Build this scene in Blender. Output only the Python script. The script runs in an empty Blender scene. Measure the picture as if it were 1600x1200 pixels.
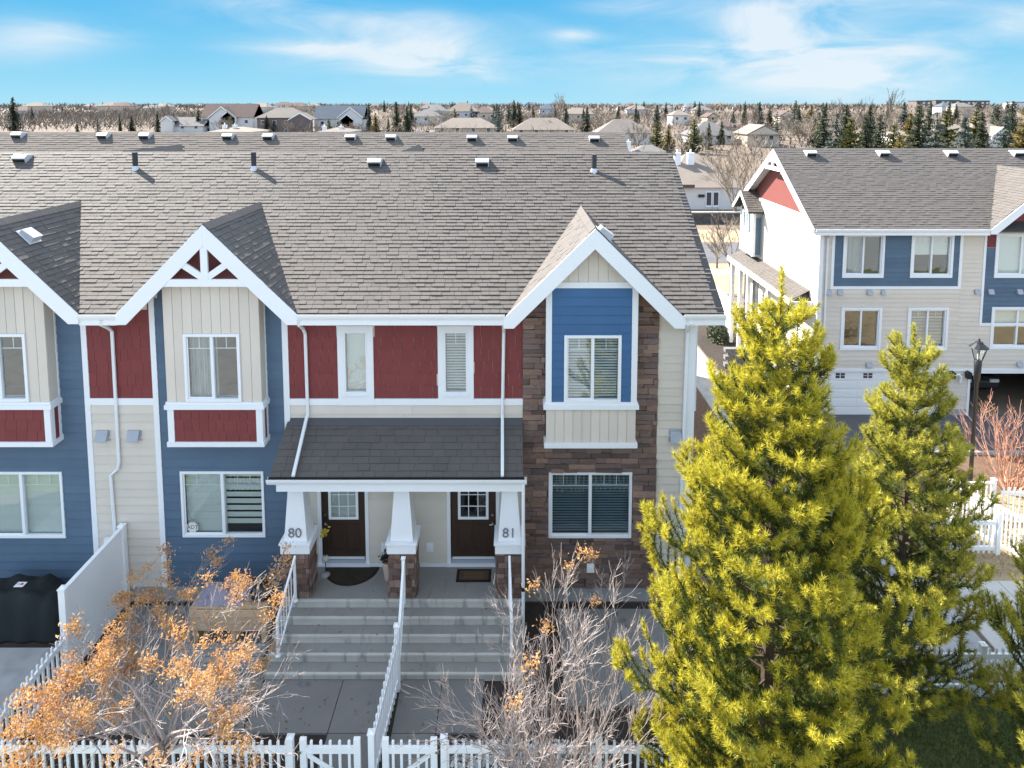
import bpy, math, random
import numpy as np
from mathutils import Vector, Matrix
SC = bpy.context.scene
COL = SC.collection
RN = random.Random(11)
rad = math.radians

# ------------------------------------------------------------------ camera
H = 11.43                                   # camera height over the front yard
F = 1050.0 / 1600.0
TILT = math.atan(.0913)
CT, ST = math.cos(TILT), math.sin(TILT)
cd = bpy.data.cameras.new('camera'); cam = bpy.data.objects.new('camera', cd); COL.objects.link(cam)
cd.sensor_width = 36; cd.lens = 36 * F
cd.shift_x = -5 / 1600; cd.shift_y = -(600 - 261) / 1600
cd.clip_end = 9000; cd.clip_start = .1
cam.location = (0, 0, H); cam.rotation_euler = (rad(90) - TILT, 0, 0)
SC.camera = cam

# ------------------------------------------------------------------ light
SUN = Vector((-.625, .43, .65)).normalized()
SUN_EL = math.asin(SUN.z); SUN_AZ = math.atan2(SUN.x, SUN.y)      # azimuth measured from +Y towards +X
SKY_STRENGTH, SUN_STRENGTH, EXPOSURE = .15, 3.3, 2.38
sd = bpy.data.lights.new('sun', 'SUN'); sd.energy = SUN_STRENGTH; sd.angle = rad(.5); sd.color = (1, .94, .84)
so = bpy.data.objects.new('sun', sd); COL.objects.link(so)
so.rotation_euler = (-SUN).to_track_quat('-Z', 'Y').to_euler(); so.location = (-20, 15, 40)

W = bpy.data.worlds.new('World'); SC.world = W; W.use_nodes = True
nt = W.node_tree; nt.nodes.clear()
def N(nt, t, **kw):
    n = nt.nodes.new(t)
    for k, v in kw.items():
        if k.startswith('i_'):
            n.inputs[int(k[2:])].default_value = v
        else: setattr(n, k, v)
    return n
def L(nt, a, b): nt.links.new(a, b)
def math_(nt, op, a, b=None, c=None, clamp=False):
    n = nt.nodes.new('ShaderNodeMath'); n.operation = op; n.use_clamp = clamp
    for i, v in enumerate((a, b, c)):
        if v is None: continue
        if isinstance(v, (int, float)): n.inputs[i].default_value = v
        else: nt.links.new(v, n.inputs[i])
    return n.outputs[0]
sky = N(nt, 'ShaderNodeTexSky', sky_type='NISHITA', sun_disc=False)
sky.sun_elevation = SUN_EL; sky.sun_rotation = SUN_AZ; sky.altitude = 600; sky.air_density = 1.0; sky.dust_density = .25; sky.ozone_density = 2.2
hs = N(nt, 'ShaderNodeHueSaturation'); hs.inputs['Saturation'].default_value = .62; hs.inputs['Hue'].default_value = .49
L(nt, sky.outputs[0], hs.inputs['Color'])
tc = N(nt, 'ShaderNodeTexCoord'); sp = N(nt, 'ShaderNodeSeparateXYZ'); L(nt, tc.outputs['Generated'], sp.inputs[0])
az = math_(nt, 'ARCTAN2', sp.outputs[0], sp.outputs[1]); el = math_(nt, 'ARCSINE', sp.outputs[2])
# cloud noise on a flat layer overhead, so wisps flatten towards the horizon
zz = math_(nt, 'MAXIMUM', math_(nt, 'ADD', sp.outputs[2], .10), .04)
cx = math_(nt, 'DIVIDE', sp.outputs[0], zz); cy = math_(nt, 'DIVIDE', sp.outputs[1], zz)
cb = N(nt, 'ShaderNodeCombineXYZ'); L(nt, cx, cb.inputs[0]); L(nt, cy, cb.inputs[1])
n1 = N(nt, 'ShaderNodeTexNoise'); n1.inputs['Scale'].default_value = 1.0; n1.inputs['Detail'].default_value = 9; n1.inputs['Roughness'].default_value = .58; n1.inputs['Distortion'].default_value = .7
mpc = N(nt, 'ShaderNodeMapping'); mpc.inputs['Scale'].default_value = (5.5, 5.5, 19); L(nt, tc.outputs['Generated'], mpc.inputs['Vector']); L(nt, mpc.outputs[0], n1.inputs['Vector'])
total = None
for px, py, hw, hh, amp in ((650, 84, 150, 30, 1.0), (560, 34, 170, 16, .62), (470, 76, 90, 9, .5), (700, 108, 120, 14, .5), (1180, 95, 200, 42, .9), (1240, 22, 190, 38, .8), (1340, 115, 140, 45, .6),
                            (95, 55, 90, 20, .55), (1575, 36, 60, 20, .6), (905, 56, 32, 9, .75), (380, 4, 90, 12, .5), (20, 80, 90, 20, .35), (960, 10, 60, 14, .35)):
    a0 = math.atan((px - 805) / 1050); e0 = math.atan((165 - py) / 1050 * math.cos(a0))
    ra = hw / 1050 * math.cos(a0) ** 2; re = hh / 1050 * math.cos(a0)
    dx = math_(nt, 'DIVIDE', math_(nt, 'SUBTRACT', az, a0), ra); dy = math_(nt, 'DIVIDE', math_(nt, 'SUBTRACT', el, e0), re)
    r2 = math_(nt, 'ADD', math_(nt, 'MULTIPLY', dx, dx), math_(nt, 'MULTIPLY', dy, dy))
    g = math_(nt, 'MULTIPLY', math_(nt, 'EXPONENT', math_(nt, 'MULTIPLY', r2, -.8)), amp)
    total = g if total is None else math_(nt, 'ADD', total, g)
high = N(nt, 'ShaderNodeMapRange'); high.inputs[1].default_value = .17; high.inputs[2].default_value = .45; high.inputs[4].default_value = .5; L(nt, el, high.inputs[0])
total = math_(nt, 'ADD', total, high.outputs[0])
nn = N(nt, 'ShaderNodeMapRange'); nn.inputs[1].default_value = .34; nn.inputs[2].default_value = .62; L(nt, n1.outputs['Fac'], nn.inputs[0])
cm = math_(nt, 'MULTIPLY', total, math_(nt, 'MULTIPLY_ADD', nn.outputs[0], 1.15, .22), clamp=True)
cm = math_(nt, 'MULTIPLY', cm, .88)
# clear deep blue low sky all round, passing into the Nishita dome higher up
K = 1 / (SKY_STRENGTH * 2 ** EXPOSURE)
ramp = N(nt, 'ShaderNodeValToRGB'); L(nt, math_(nt, 'MULTIPLY', el, 4.0, clamp=True), ramp.inputs[0])
cols = [(0, (.43, .78, .95)), (.10, (.34, .73, .95)), (.27, (.22, .64, .93)), (.60, (.105, .51, .89)), (1, (.20, .55, .90))]
while len(ramp.color_ramp.elements) < len(cols): ramp.color_ramp.elements.new(.5)
for e_, (p_, c_) in zip(ramp.color_ramp.elements, cols): e_.position = p_; e_.color = (*c_, 1)
sc_ = N(nt, 'ShaderNodeVectorMath', operation='SCALE'); sc_.inputs['Scale'].default_value = K; L(nt, ramp.outputs[0], sc_.inputs[0])
up = N(nt, 'ShaderNodeMapRange', interpolation_type='SMOOTHSTEP'); up.inputs[1].default_value = .15; up.inputs[2].default_value = .40; L(nt, el, up.inputs[0])
low = N(nt, 'ShaderNodeMix', data_type='RGBA'); L(nt, up.outputs[0], low.inputs['Factor']); L(nt, sc_.outputs[0], low.inputs[6]); L(nt, hs.outputs[0], low.inputs[7])
mx = N(nt, 'ShaderNodeMix', data_type='RGBA'); L(nt, cm, mx.inputs['Factor']); L(nt, low.outputs[2], mx.inputs[6])
mx.inputs[7].default_value = (.84 * K, .92 * K, .98 * K, 1)
bg = N(nt, 'ShaderNodeBackground'); bg.inputs['Strength'].default_value = SKY_STRENGTH
wo = N(nt, 'ShaderNodeOutputWorld'); L(nt, mx.outputs[2], bg.inputs[0]); L(nt, bg.outputs[0], wo.inputs[0])
SC.view_settings.view_transform = 'Standard'; SC.view_settings.look = 'None'; SC.view_settings.gamma = 1
SC.view_settings.use_curve_mapping = False; SC.view_settings.exposure = EXPOSURE
SC.render.engine = 'CYCLES'; SC.cycles.use_denoising = True; SC.cycles.max_bounces = 6; SC.cycles.transparent_max_bounces = 12

# ------------------------------------------------------------------ measuring helpers: sight line through a photo point met with a real plane
def sight(x, y):
    u = (x - 805) / 1050; v = (y - 261) / 1050
    return Vector((u, CT - v * ST, -ST - v * CT))
def at(x, y, Y):
    r = sight(x, y); r *= Y / r.y; r.z += H; return r
def onplane(x, y, p, n):
    r = sight(x, y); o = Vector((0, 0, H)); r *= (Vector(p) - o).dot(n) / r.dot(n); return o + r
GP = [(-400, 0), (16.5, 0), (22.5, -1.5), (29, -1.6), (45, -1.95), (100, -2.4), (130, -1.2), (180, 1.6), (300, 4.0), (600, 6.8), (1500, 9.2), (4500, 10.4)]
def zt(y):
    for (a, za), (b, zb) in zip(GP, GP[1:]):
        if y <= b: return za + (zb - za) * (y - a) / (b - a)
    return GP[-1][1]
def onground(x, y):
    r = sight(x, y); lo = 3.0
    Y = lo
    while Y < 4000:
        p = r * (Y / r.y)
        if p.z + H <= zt(Y): break
        Y *= 1.004
    p = r * (Y / r.y); return Vector((p.x, Y, zt(Y)))

# ------------------------------------------------------------------ materials
def mat(name, col, rough=.75, var=.0, vscale=3, rnd=0, bump=0, bscale=60, spec=.3, metal=0, pal=None, stain=None, trans=0, stretch=(1, 1, 1), fine=0):
    """procedural: base colour (or a palette picked per piece) with noise, optional stains, bump"""
    m = bpy.data.materials.new(name); m.use_nodes = True; t = m.node_tree
    b = t.nodes['Principled BSDF']; b.inputs['Roughness'].default_value = rough; b.inputs['Metallic'].default_value = metal
    b.inputs['Specular IOR Level'].default_value = spec
    geo = N(t, 'ShaderNodeNewGeometry'); oi = N(t, 'ShaderNodeObjectInfo')
    mp = N(t, 'ShaderNodeMapping'); mp.inputs['Scale'].default_value = stretch; L(t, geo.outputs['Position'], mp.inputs['Vector'])
    r = math_(t, 'FRACT', math_(t, 'ADD', math_(t, 'MULTIPLY', oi.outputs['Random'], 7.31), geo.outputs['Random Per Island']))
    if pal:
        cr = N(t, 'ShaderNodeValToRGB'); cr.color_ramp.interpolation = 'LINEAR'
        while len(cr.color_ramp.elements) < len(pal): cr.color_ramp.elements.new(.5)
        for i, c in enumerate(pal):
            cr.color_ramp.elements[i].position = i / (len(pal) - 1); cr.color_ramp.elements[i].color = (*c, 1)
        L(t, r, cr.inputs[0]); c = cr.outputs[0]
    else:
        rgb = N(t, 'ShaderNodeRGB'); rgb.outputs[0].default_value = (*col, 1); c = rgb.outputs[0]
    f = None
    if var:
        n = N(t, 'ShaderNodeTexNoise'); n.inputs['Scale'].default_value = vscale; n.inputs['Detail'].default_value = 6; n.inputs['Roughness'].default_value = .62
        L(t, mp.outputs[0], n.inputs['Vector'])
        f = math_(t, 'MULTIPLY_ADD', math_(t, 'SUBTRACT', n.outputs['Fac'], .5), 2 * var * 1.6, 1.0)
    if fine:
        n = N(t, 'ShaderNodeTexNoise'); n.inputs['Scale'].default_value = 140; n.inputs['Detail'].default_value = 2
        L(t, geo.outputs['Position'], n.inputs['Vector'])
        g = math_(t, 'MULTIPLY_ADD', math_(t, 'SUBTRACT', n.outputs['Fac'], .5), 2 * fine * 1.6, 1.0)
        f = g if f is None else math_(t, 'MULTIPLY', f, g)
    if rnd:
        g = math_(t, 'MULTIPLY_ADD', math_(t, 'SUBTRACT', r, .5), 2 * rnd, 1.0)
        f = g if f is None else math_(t, 'MULTIPLY', f, g)
    if f is not None:
        vm = N(t, 'ShaderNodeVectorMath', operation='SCALE'); L(t, c, vm.inputs[0]); L(t, f, vm.inputs['Scale']); c = vm.outputs[0]
    if stain:
        sc_, lo, hi, amt, scol, st = stain
        m2 = N(t, 'ShaderNodeMapping'); m2.inputs['Scale'].default_value = st; L(t, geo.outputs['Position'], m2.inputs['Vector'])
        n = N(t, 'ShaderNodeTexNoise'); n.inputs['Scale'].default_value = sc_; n.inputs['Detail'].default_value = 5; L(t, m2.outputs[0], n.inputs['Vector'])
        mr = N(t, 'ShaderNodeMapRange'); mr.inputs[1].default_value = lo; mr.inputs[2].default_value = hi; mr.inputs[4].default_value = amt; L(t, n.outputs['Fac'], mr.inputs[0])
        mm = N(t, 'ShaderNodeMix', data_type='RGBA'); L(t, mr.outputs[0], mm.inputs['Factor']); L(t, c, mm.inputs[6]); mm.inputs[7].default_value = (*scol, 1); c = mm.outputs[2]
    L(t, c, b.inputs['Base Color'])
    if bump:
        n = N(t, 'ShaderNodeTexNoise'); n.inputs['Scale'].default_value = bscale; n.inputs['Detail'].default_value = 4; L(t, mp.outputs[0], n.inputs['Vector'])
        bp = N(t, 'ShaderNodeBump'); bp.inputs['Strength'].default_value = bump; bp.inputs['Distance'].default_value = .01; L(t, n.outputs['Fac'], bp.inputs['Height']); L(t, bp.outputs[0], b.inputs['Normal'])
    if trans:
        tr = N(t, 'ShaderNodeBsdfTranslucent'); L(t, c, tr.inputs[0]); ms = N(t, 'ShaderNodeMixShader'); ms.inputs[0].default_value = trans
        L(t, b.outputs[0], ms.inputs[1]); L(t, tr.outputs[0], ms.inputs[2]); L(t, ms.outputs[0], t.nodes['Material Output'].inputs[0])
    return m
M = {}
M['cream'] = mat('cream_siding', (.635, .57, .49), .6, .05, 1.1, .04, .05, 90, stain=(1.3, .55, .8, .22, (.43, .375, .31), (1.6, 1.6, .3)))
M['bluegrey'] = mat('slate_blue_siding', (.088, .138, .20), .6, .12, 1.2, .06, .06, 70)
M['blue'] = mat('bright_blue_siding', (.05, .128, .262), .6, .10, 1.2, .05, .05, 70)
M['red'] = mat('dark_red_shakes', (.19, .041, .040), .65, .08, 4, .055, .15, 60, stretch=(6, 6, .6))
M['redflat'] = mat('red_panel', (.19, .06, .052), .6, .06, 3, .06)
M['white'] = mat('white_trim', (.78, .79, .80), .5, .02, 2)
M['vinyl'] = mat('white_vinyl', (.85, .85, .85), .35, .03, 2, stain=(1.6, .52, .8, .14, (.5, .48, .45), (1, 1, .4)))
M['shingle'] = mat('asphalt_shingles', (.3, .27, .24), .8, .10, 1.1, 0, .5, 220, spec=.35, fine=.16,
                   pal=[(.102, .091, .084), (.114, .101, .092), (.106, .095, .087), (.120, .104, .094), (.103, .092, .085), (.113, .098, .089), (.098, .088, .082)])
M['shingle_pale'] = mat('asphalt_shingles_far', (.3, .27, .24), .95, .10, .6, 0, 0, spec=.1,
                        pal=[(.125, .111, .102), (.145, .127, .115), (.132, .118, .108), (.152, .132, .118), (.127, .114, .106)])
M['underlay'] = mat('roof_underlay', (.05, .047, .045), .95)
M['stone'] = mat('brown_ledgestone', (.15, .1, .08), .85, .28, 9, .0, .9, 28, stretch=(1, 1, 3.0), fine=.15,
                 pal=[(.10, .072, .066), (.17, .11, .088), (.24, .152, .115), (.135, .105, .10), (.30, .195, .148), (.15, .098, .083), (.215, .15, .128), (.11, .082, .077)])
M['stone_base'] = mat('brown_pier_stone', (.15, .1, .08), .85, .28, 10, .0, .9, 30, fine=.15,
                      pal=[(.10, .065, .055), (.15, .09, .07), (.23, .145, .11), (.13, .09, .08), (.30, .21, .17), (.12, .075, .06)])
M['mortar'] = mat('mortar', (.06, .05, .045), .95)
M['door'] = mat('dark_brown_door', (.046, .027, .017), .42, .25, 3, stretch=(5, 5, .5), bump=.1, bscale=30)
M['metal'] = mat('brushed_metal', (.6, .6, .6), .3, metal=1)
M['galv'] = mat('galvanised_vent', (.62, .63, .65), .45, .06, 6, metal=.35)
M['hood'] = mat('grey_vent_hood', (.36, .38, .42), .5, .05, 6)
M['black'] = mat('black_metal', (.012, .013, .015), .4, spec=.5)
M['darkmetal'] = mat('dark_grey_flashing', (.075, .075, .08), .5, .05, 4)
M['pipe'] = mat('dark_vent_pipe', (.045, .045, .05), .6)
M['concrete'] = mat('concrete', (.33, .325, .315), .85, .13, 1.7, .05, .25, 90, stain=(2.2, .5, .72, .55, (.20, .20, .205), (1, 1, 1)), fine=.08)
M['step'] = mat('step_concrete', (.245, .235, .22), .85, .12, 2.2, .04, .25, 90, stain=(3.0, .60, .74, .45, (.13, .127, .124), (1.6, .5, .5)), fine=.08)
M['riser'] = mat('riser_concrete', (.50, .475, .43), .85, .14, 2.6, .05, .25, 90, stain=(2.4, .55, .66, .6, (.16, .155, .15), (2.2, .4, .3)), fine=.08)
M['slab'] = mat('patio_concrete', (.19, .183, .173), .85, .11, 1.5, .06, .2, 80, stain=(1.9, .62, .70, .75, (.06, .06, .06), (1, 1, 1)), fine=.07)
M['walk'] = mat('pale_walkway_concrete', (.46, .44, .40), .85, .10, 1.3, .05, .2, 80)
M['asphalt'] = mat('asphalt', (.105, .105, .11), .9, .15, .9, 0, .2, 120, stain=(.5, .5, .7, .4, (.06, .06, .06), (1, 1, 1)))
M['soil'] = mat('dark_soil', (.040, .031, .026), .98, .4, 5, 0, .8, 25, fine=.3)
M['mulch'] = mat('brown_bark_mulch', (.12, .075, .05), .98, .4, 7, 0, .9, 30, fine=.35)
M['ground'] = mat('dormant_ground', (.17, .13, .097), .98, .22, .35, 0, .3, 6, stain=(.06, .45, .62, .6, (.12, .097, .085), (1, 1, 1)), fine=.2)
M['straw'] = mat('straw_coloured_grass', (.31, .24, .15), .98, .18, 1.0, 0, .5, 14, fine=.25)
M['lawn'] = mat('green_lawn_base', (.12, .145, .045), .98, .3, 3, 0, .5, 20, fine=.3)
M['blade'] = mat('grass_blade', (.05, .075, .03), .9, rnd=.4, trans=.25, pal=[(.09, .13, .04), (.145, .175, .055), (.20, .19, .08), (.11, .15, .05)])
M['gravel'] = mat('pale_river_rock', (.5, .49, .47), .8, rnd=.4, pal=[(.30, .29, .28), (.50, .49, .47), (.42, .40, .37), (.6, .58, .56)])
M['blind'] = mat('pale_blind', (.62, .63, .58), .6, .03, 3, .03)
M['blind_dark'] = mat('blind_slats', (.5, .54, .55), .55, .03, 3, .04)
M['blind_navy'] = mat('dark_blue_slats', (.13, .19, .23), .5, .03, 3, .04)
M['curtain'] = mat('grey_curtain', (.33, .35, .35), .9, .25, 5, stretch=(5, 1, .3))
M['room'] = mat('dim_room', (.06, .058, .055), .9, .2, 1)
M['twig_l'] = mat('grey_bark_twigs', (.40, .335, .30), .8, .2, 3, .15, pal=[(.24, .19, .17), (.36, .31, .285), (.44, .385, .36), (.26, .20, .18)])
M['twig_r'] = mat('pale_bark_twigs', (.42, .36, .33), .8, .2, 3, .15, pal=[(.27, .21, .19), (.43, .37, .34), (.36, .295, .265), (.23, .175, .155)])
M['trunkbark'] = mat('grey_brown_bark', (.14, .11, .09), .9, .3, 6, 0, .6, 40)
M['pinebark'] = mat('pine_bark', (.085, .06, .042), .9, .3, 8, 0, .6, 50)
M['orange'] = mat('dry_orange_leaves', (.6, .28, .06), .8, rnd=.2, trans=.35, pal=[(.58, .29, .07), (.70, .42, .15), (.44, .22, .08), (.68, .44, .25), (.34, .18, .11)])
M['litter'] = mat('brown_leaf_litter', (.2, .1, .05), .9, pal=[(.18, .09, .045), (.30, .16, .07), (.12, .07, .05), (.36, .21, .10)])
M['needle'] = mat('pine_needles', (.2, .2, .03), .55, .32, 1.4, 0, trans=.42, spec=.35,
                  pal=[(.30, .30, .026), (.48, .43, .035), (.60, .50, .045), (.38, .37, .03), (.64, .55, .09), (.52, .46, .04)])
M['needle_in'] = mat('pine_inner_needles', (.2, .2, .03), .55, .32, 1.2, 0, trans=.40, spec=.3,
                     pal=[(.045, .078, .020), (.10, .135, .026), (.20, .215, .03), (.065, .10, .024), (.14, .17, .028)])  # inner shade of the crown put into the colour, besides greener growth
M['needle2'] = mat('pine_needles_duller', (.2, .2, .03), .55, .32, 1.2, 0, trans=.40, spec=.35,
                   pal=[(.22, .235, .03), (.39, .37, .045), (.54, .48, .065), (.28, .29, .035), (.62, .54, .13), (.45, .42, .05)])
M['spruce'] = mat('spruce_needles', (.05, .06, .04), .8, .35, .8, .1, trans=.1, pal=[(.055, .07, .045), (.10, .115, .065), (.075, .09, .06), (.125, .125, .07)])
M['spruce_blue'] = mat('blue_spruce_needles', (.05, .07, .06), .8, .35, .8, .1, trans=.1, pal=[(.065, .085, .075), (.12, .145, .125), (.085, .11, .095), (.15, .16, .13)])
M['olive'] = mat('olive_conifer_needles', (.1, .1, .03), .8, .35, .8, .1, trans=.15, pal=[(.07, .08, .028), (.13, .135, .038), (.17, .16, .045), (.095, .10, .03)])
M['gold'] = mat('golden_conifer_needles', (.16, .13, .04), .8, .35, .8, .1, trans=.15, pal=[(.10, .09, .03), (.20, .155, .045), (.26, .19, .06), (.14, .12, .035)])
M['bare'] = mat('bare_branches', (.33, .25, .22), .9, .2, 1, .25, pal=[(.17, .142, .112), (.25, .208, .165), (.21, .172, .135), (.29, .242, .195)])
M['bare_red'] = mat('reddish_bare_branches', (.4, .2, .14), .8, .2, 2, .2, pal=[(.40, .19, .13), (.50, .27, .19), (.34, .15, .10), (.52, .33, .24)])
M['woods'] = mat('far_bare_woods', (.2, .15, .14), .95, .3, .2, .2, pal=[(.115, .093, .078), (.165, .135, .108), (.14, .112, .092), (.19, .158, .128)])
M['grass_dry'] = mat('dry_grass', (.4, .3, .15), .95, .2, 2)
M['wood'] = mat('pale_pallet_wood', (.56, .37, .22), .8, .22, 4, .15, .2, 40, stretch=(.6, 4, 6))
M['greywood'] = mat('weathered_grey_boards', (.24, .235, .235), .85, .2, 4, .15, stretch=(.6, 5, 5))
M['tarp'] = mat('grey_violet_cloth', (.25, .23, .29), .8, .25, 7, 0, .6, 14)
M['cover'] = mat('charcoal_cover', (.014, .017, .018), .75, .3, 2, 0, .5, 9)
M['mat'] = mat('dark_brown_coir', (.035, .028, .018), .95, .35, 7, fine=.3)
M['rubber'] = mat('black_rubber', (.014, .014, .014), .8)
M['coir'] = mat('brown_coir', (.085, .055, .03), .95, .3, 12, fine=.3)
M['coirline'] = mat('pale_coir_print', (.15, .10, .05), .95)
M['pot'] = mat('blush_ceramic', (.62, .46, .40), .5, .05, 6)
M['leafdark'] = mat('dark_leaf', (.018, .022, .018), .7)
M['yellow'] = mat('yellow_petals', (.55, .42, .05), .7, rnd=.2)
M['tagwhite'] = mat('white_tag', (.75, .72, .70), .6)
M['tagred'] = mat('red_print', (.5, .05, .05), .6)
M['number'] = mat('grey_numerals', (.22, .23, .25), .45, metal=.3)
M['garage'] = mat('white_garage_door', (.78, .78, .77), .5, .02, 2)
M['wallfar'] = [mat('far_wall_' + n, c, .85, .05, .5) for n, c in (('white', (.60, .59, .57)), ('cream', (.48, .42, .34)), ('beige', (.45, .38, .31)), ('dark', (.15, .12, .11)), ('greyblue', (.42, .43, .47)))]
M['rooffar'] = [mat('far_roof_' + n, c, .95, .14, .5, fine=0, bump=.3, bscale=3) for n, c in (('beige', (.20, .17, .145)), ('grey', (.145, .137, .135)), ('brown', (.105, .075, .068)), ('slate', (.075, .095, .12)), ('taupe', (.165, .145, .13)))]
M['farglass'] = mat('dark_far_window', (.045, .055, .07), .15, spec=.6)
M['wall_lit'] = M['cream']
M['siding_sunlit'] = mat('sunlit_end_siding', (.66, .62, .55), .6, .02, .9, .03)  # cream siding lightened: sunlight on the end wall put into the colour
M['greyblue'] = mat('grey_blue_panel', (.30, .36, .39), .6, .03, 2)
M['retain'] = mat('grey_block', (.16, .16, .165), .9, .15, 3, .12, .4, 50)
M['darkblock'] = mat('dark_block_wall', (.085, .08, .08), .95, .35, 3, .2)
M['carpaint'] = mat('dark_car_paint', (.05, .05, .052), .25, metal=.3, spec=.6)
M['carpaint2'] = mat('red_car_paint', (.45, .03, .04), .25, spec=.6)
M['carglass'] = mat('dark_car_glass', (.01, .012, .014), .05, spec=.8)
M['lampglass'] = None

def glass(name, tint=(.92, .95, .95), base=.075):
    m = bpy.data.materials.new(name); m.use_nodes = True; t = m.node_tree; t.nodes.clear()
    o = N(t, 'ShaderNodeOutputMaterial'); tr = N(t, 'ShaderNodeBsdfTransparent'); tr.inputs[0].default_value = (*tint, 1)
    gl = N(t, 'ShaderNodeBsdfGlossy'); gl.inputs['Roughness'].default_value = .02; gl.inputs[0].default_value = (.95, 1, 1, 1)
    geo = N(t, 'ShaderNodeNewGeometry'); nz = N(t, 'ShaderNodeTexNoise'); nz.inputs['Scale'].default_value = 1.1; L(t, geo.outputs['Position'], nz.inputs['Vector'])
    bp = N(t, 'ShaderNodeBump'); bp.inputs['Strength'].default_value = .12; bp.inputs['Distance'].default_value = .05; L(t, nz.outputs[0], bp.inputs['Height']); L(t, bp.outputs[0], gl.inputs['Normal'])
    fr = N(t, 'ShaderNodeFresnel'); fr.inputs[0].default_value = 1.5
    f = math_(t, 'ADD', math_(t, 'MULTIPLY', fr.outputs[0], 1.5), base, clamp=True)
    f = math_(t, 'MULTIPLY', f, math_(t, 'SUBTRACT', 1.0, geo.outputs['Backfacing']))
    ms = N(t, 'ShaderNodeMixShader'); L(t, f, ms.inputs[0]); L(t, tr.outputs[0], ms.inputs[1]); L(t, gl.outputs[0], ms.inputs[2]); L(t, ms.outputs[0], o.inputs[0])
    return m
M['glass'] = glass('window_glass'); M['lampglass'] = glass('lantern_glass', (.85, .87, .85), .06)

# ------------------------------------------------------------------ object helpers
def wm(o):
    m = o.matrix_basis.copy()
    if o.parent: m = wm(o.parent) @ o.matrix_parent_inverse @ m
    return m
def adopt(o, parent):
    o.parent = parent; o.matrix_parent_inverse = wm(parent).inverted()
def obj(name, me, parent=None, loc=None, label=None, kind=None):
    o = bpy.data.objects.new(name, me); COL.objects.link(o)
    if parent: adopt(o, parent)
    if loc is not None:
        if isinstance(loc, Matrix): o.matrix_basis = loc
        else: o.location = loc
    if label: o['label'] = label
    if kind: o['kind'] = kind
    return o
def tag(o, label, cat, group=None):
    o['label'] = label; o['category'] = cat
    if group: o['group'] = group
    return o
def thing(name, label, cat, loc, group=None):
    o = bpy.data.objects.new(name, None); COL.objects.link(o); o.location = loc; o.empty_display_size = .2
    return tag(o, label, cat, group)
def copy_tree(o, parent=None):
    c = o.copy(); COL.objects.link(c)
    if parent: c.parent = parent
    for ch in list(o.children): copy_tree(ch, c)
    return c
def np_mesh(name, V, idx, nper, m, smooth=False):
    V = np.asarray(V, np.float32).reshape(-1, 3); idx = np.asarray(idx, np.int32).reshape(-1, nper); k = len(idx)
    me = bpy.data.meshes.new(name); me.vertices.add(len(V)); me.vertices.foreach_set('co', V.ravel())
    me.loops.add(k * nper); me.loops.foreach_set('vertex_index', idx.ravel())
    me.polygons.add(k); me.polygons.foreach_set('loop_start', np.arange(0, k * nper, nper, dtype=np.int32))
    me.polygons.foreach_set('loop_total', np.full(k, nper, np.int32))
    if smooth: me.polygons.foreach_set('use_smooth', np.ones(k, bool))
    else: me.polygons.foreach_set('use_smooth', np.zeros(k, bool))
    me.update(calc_edges=True); me.materials.append(m); return me
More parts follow.
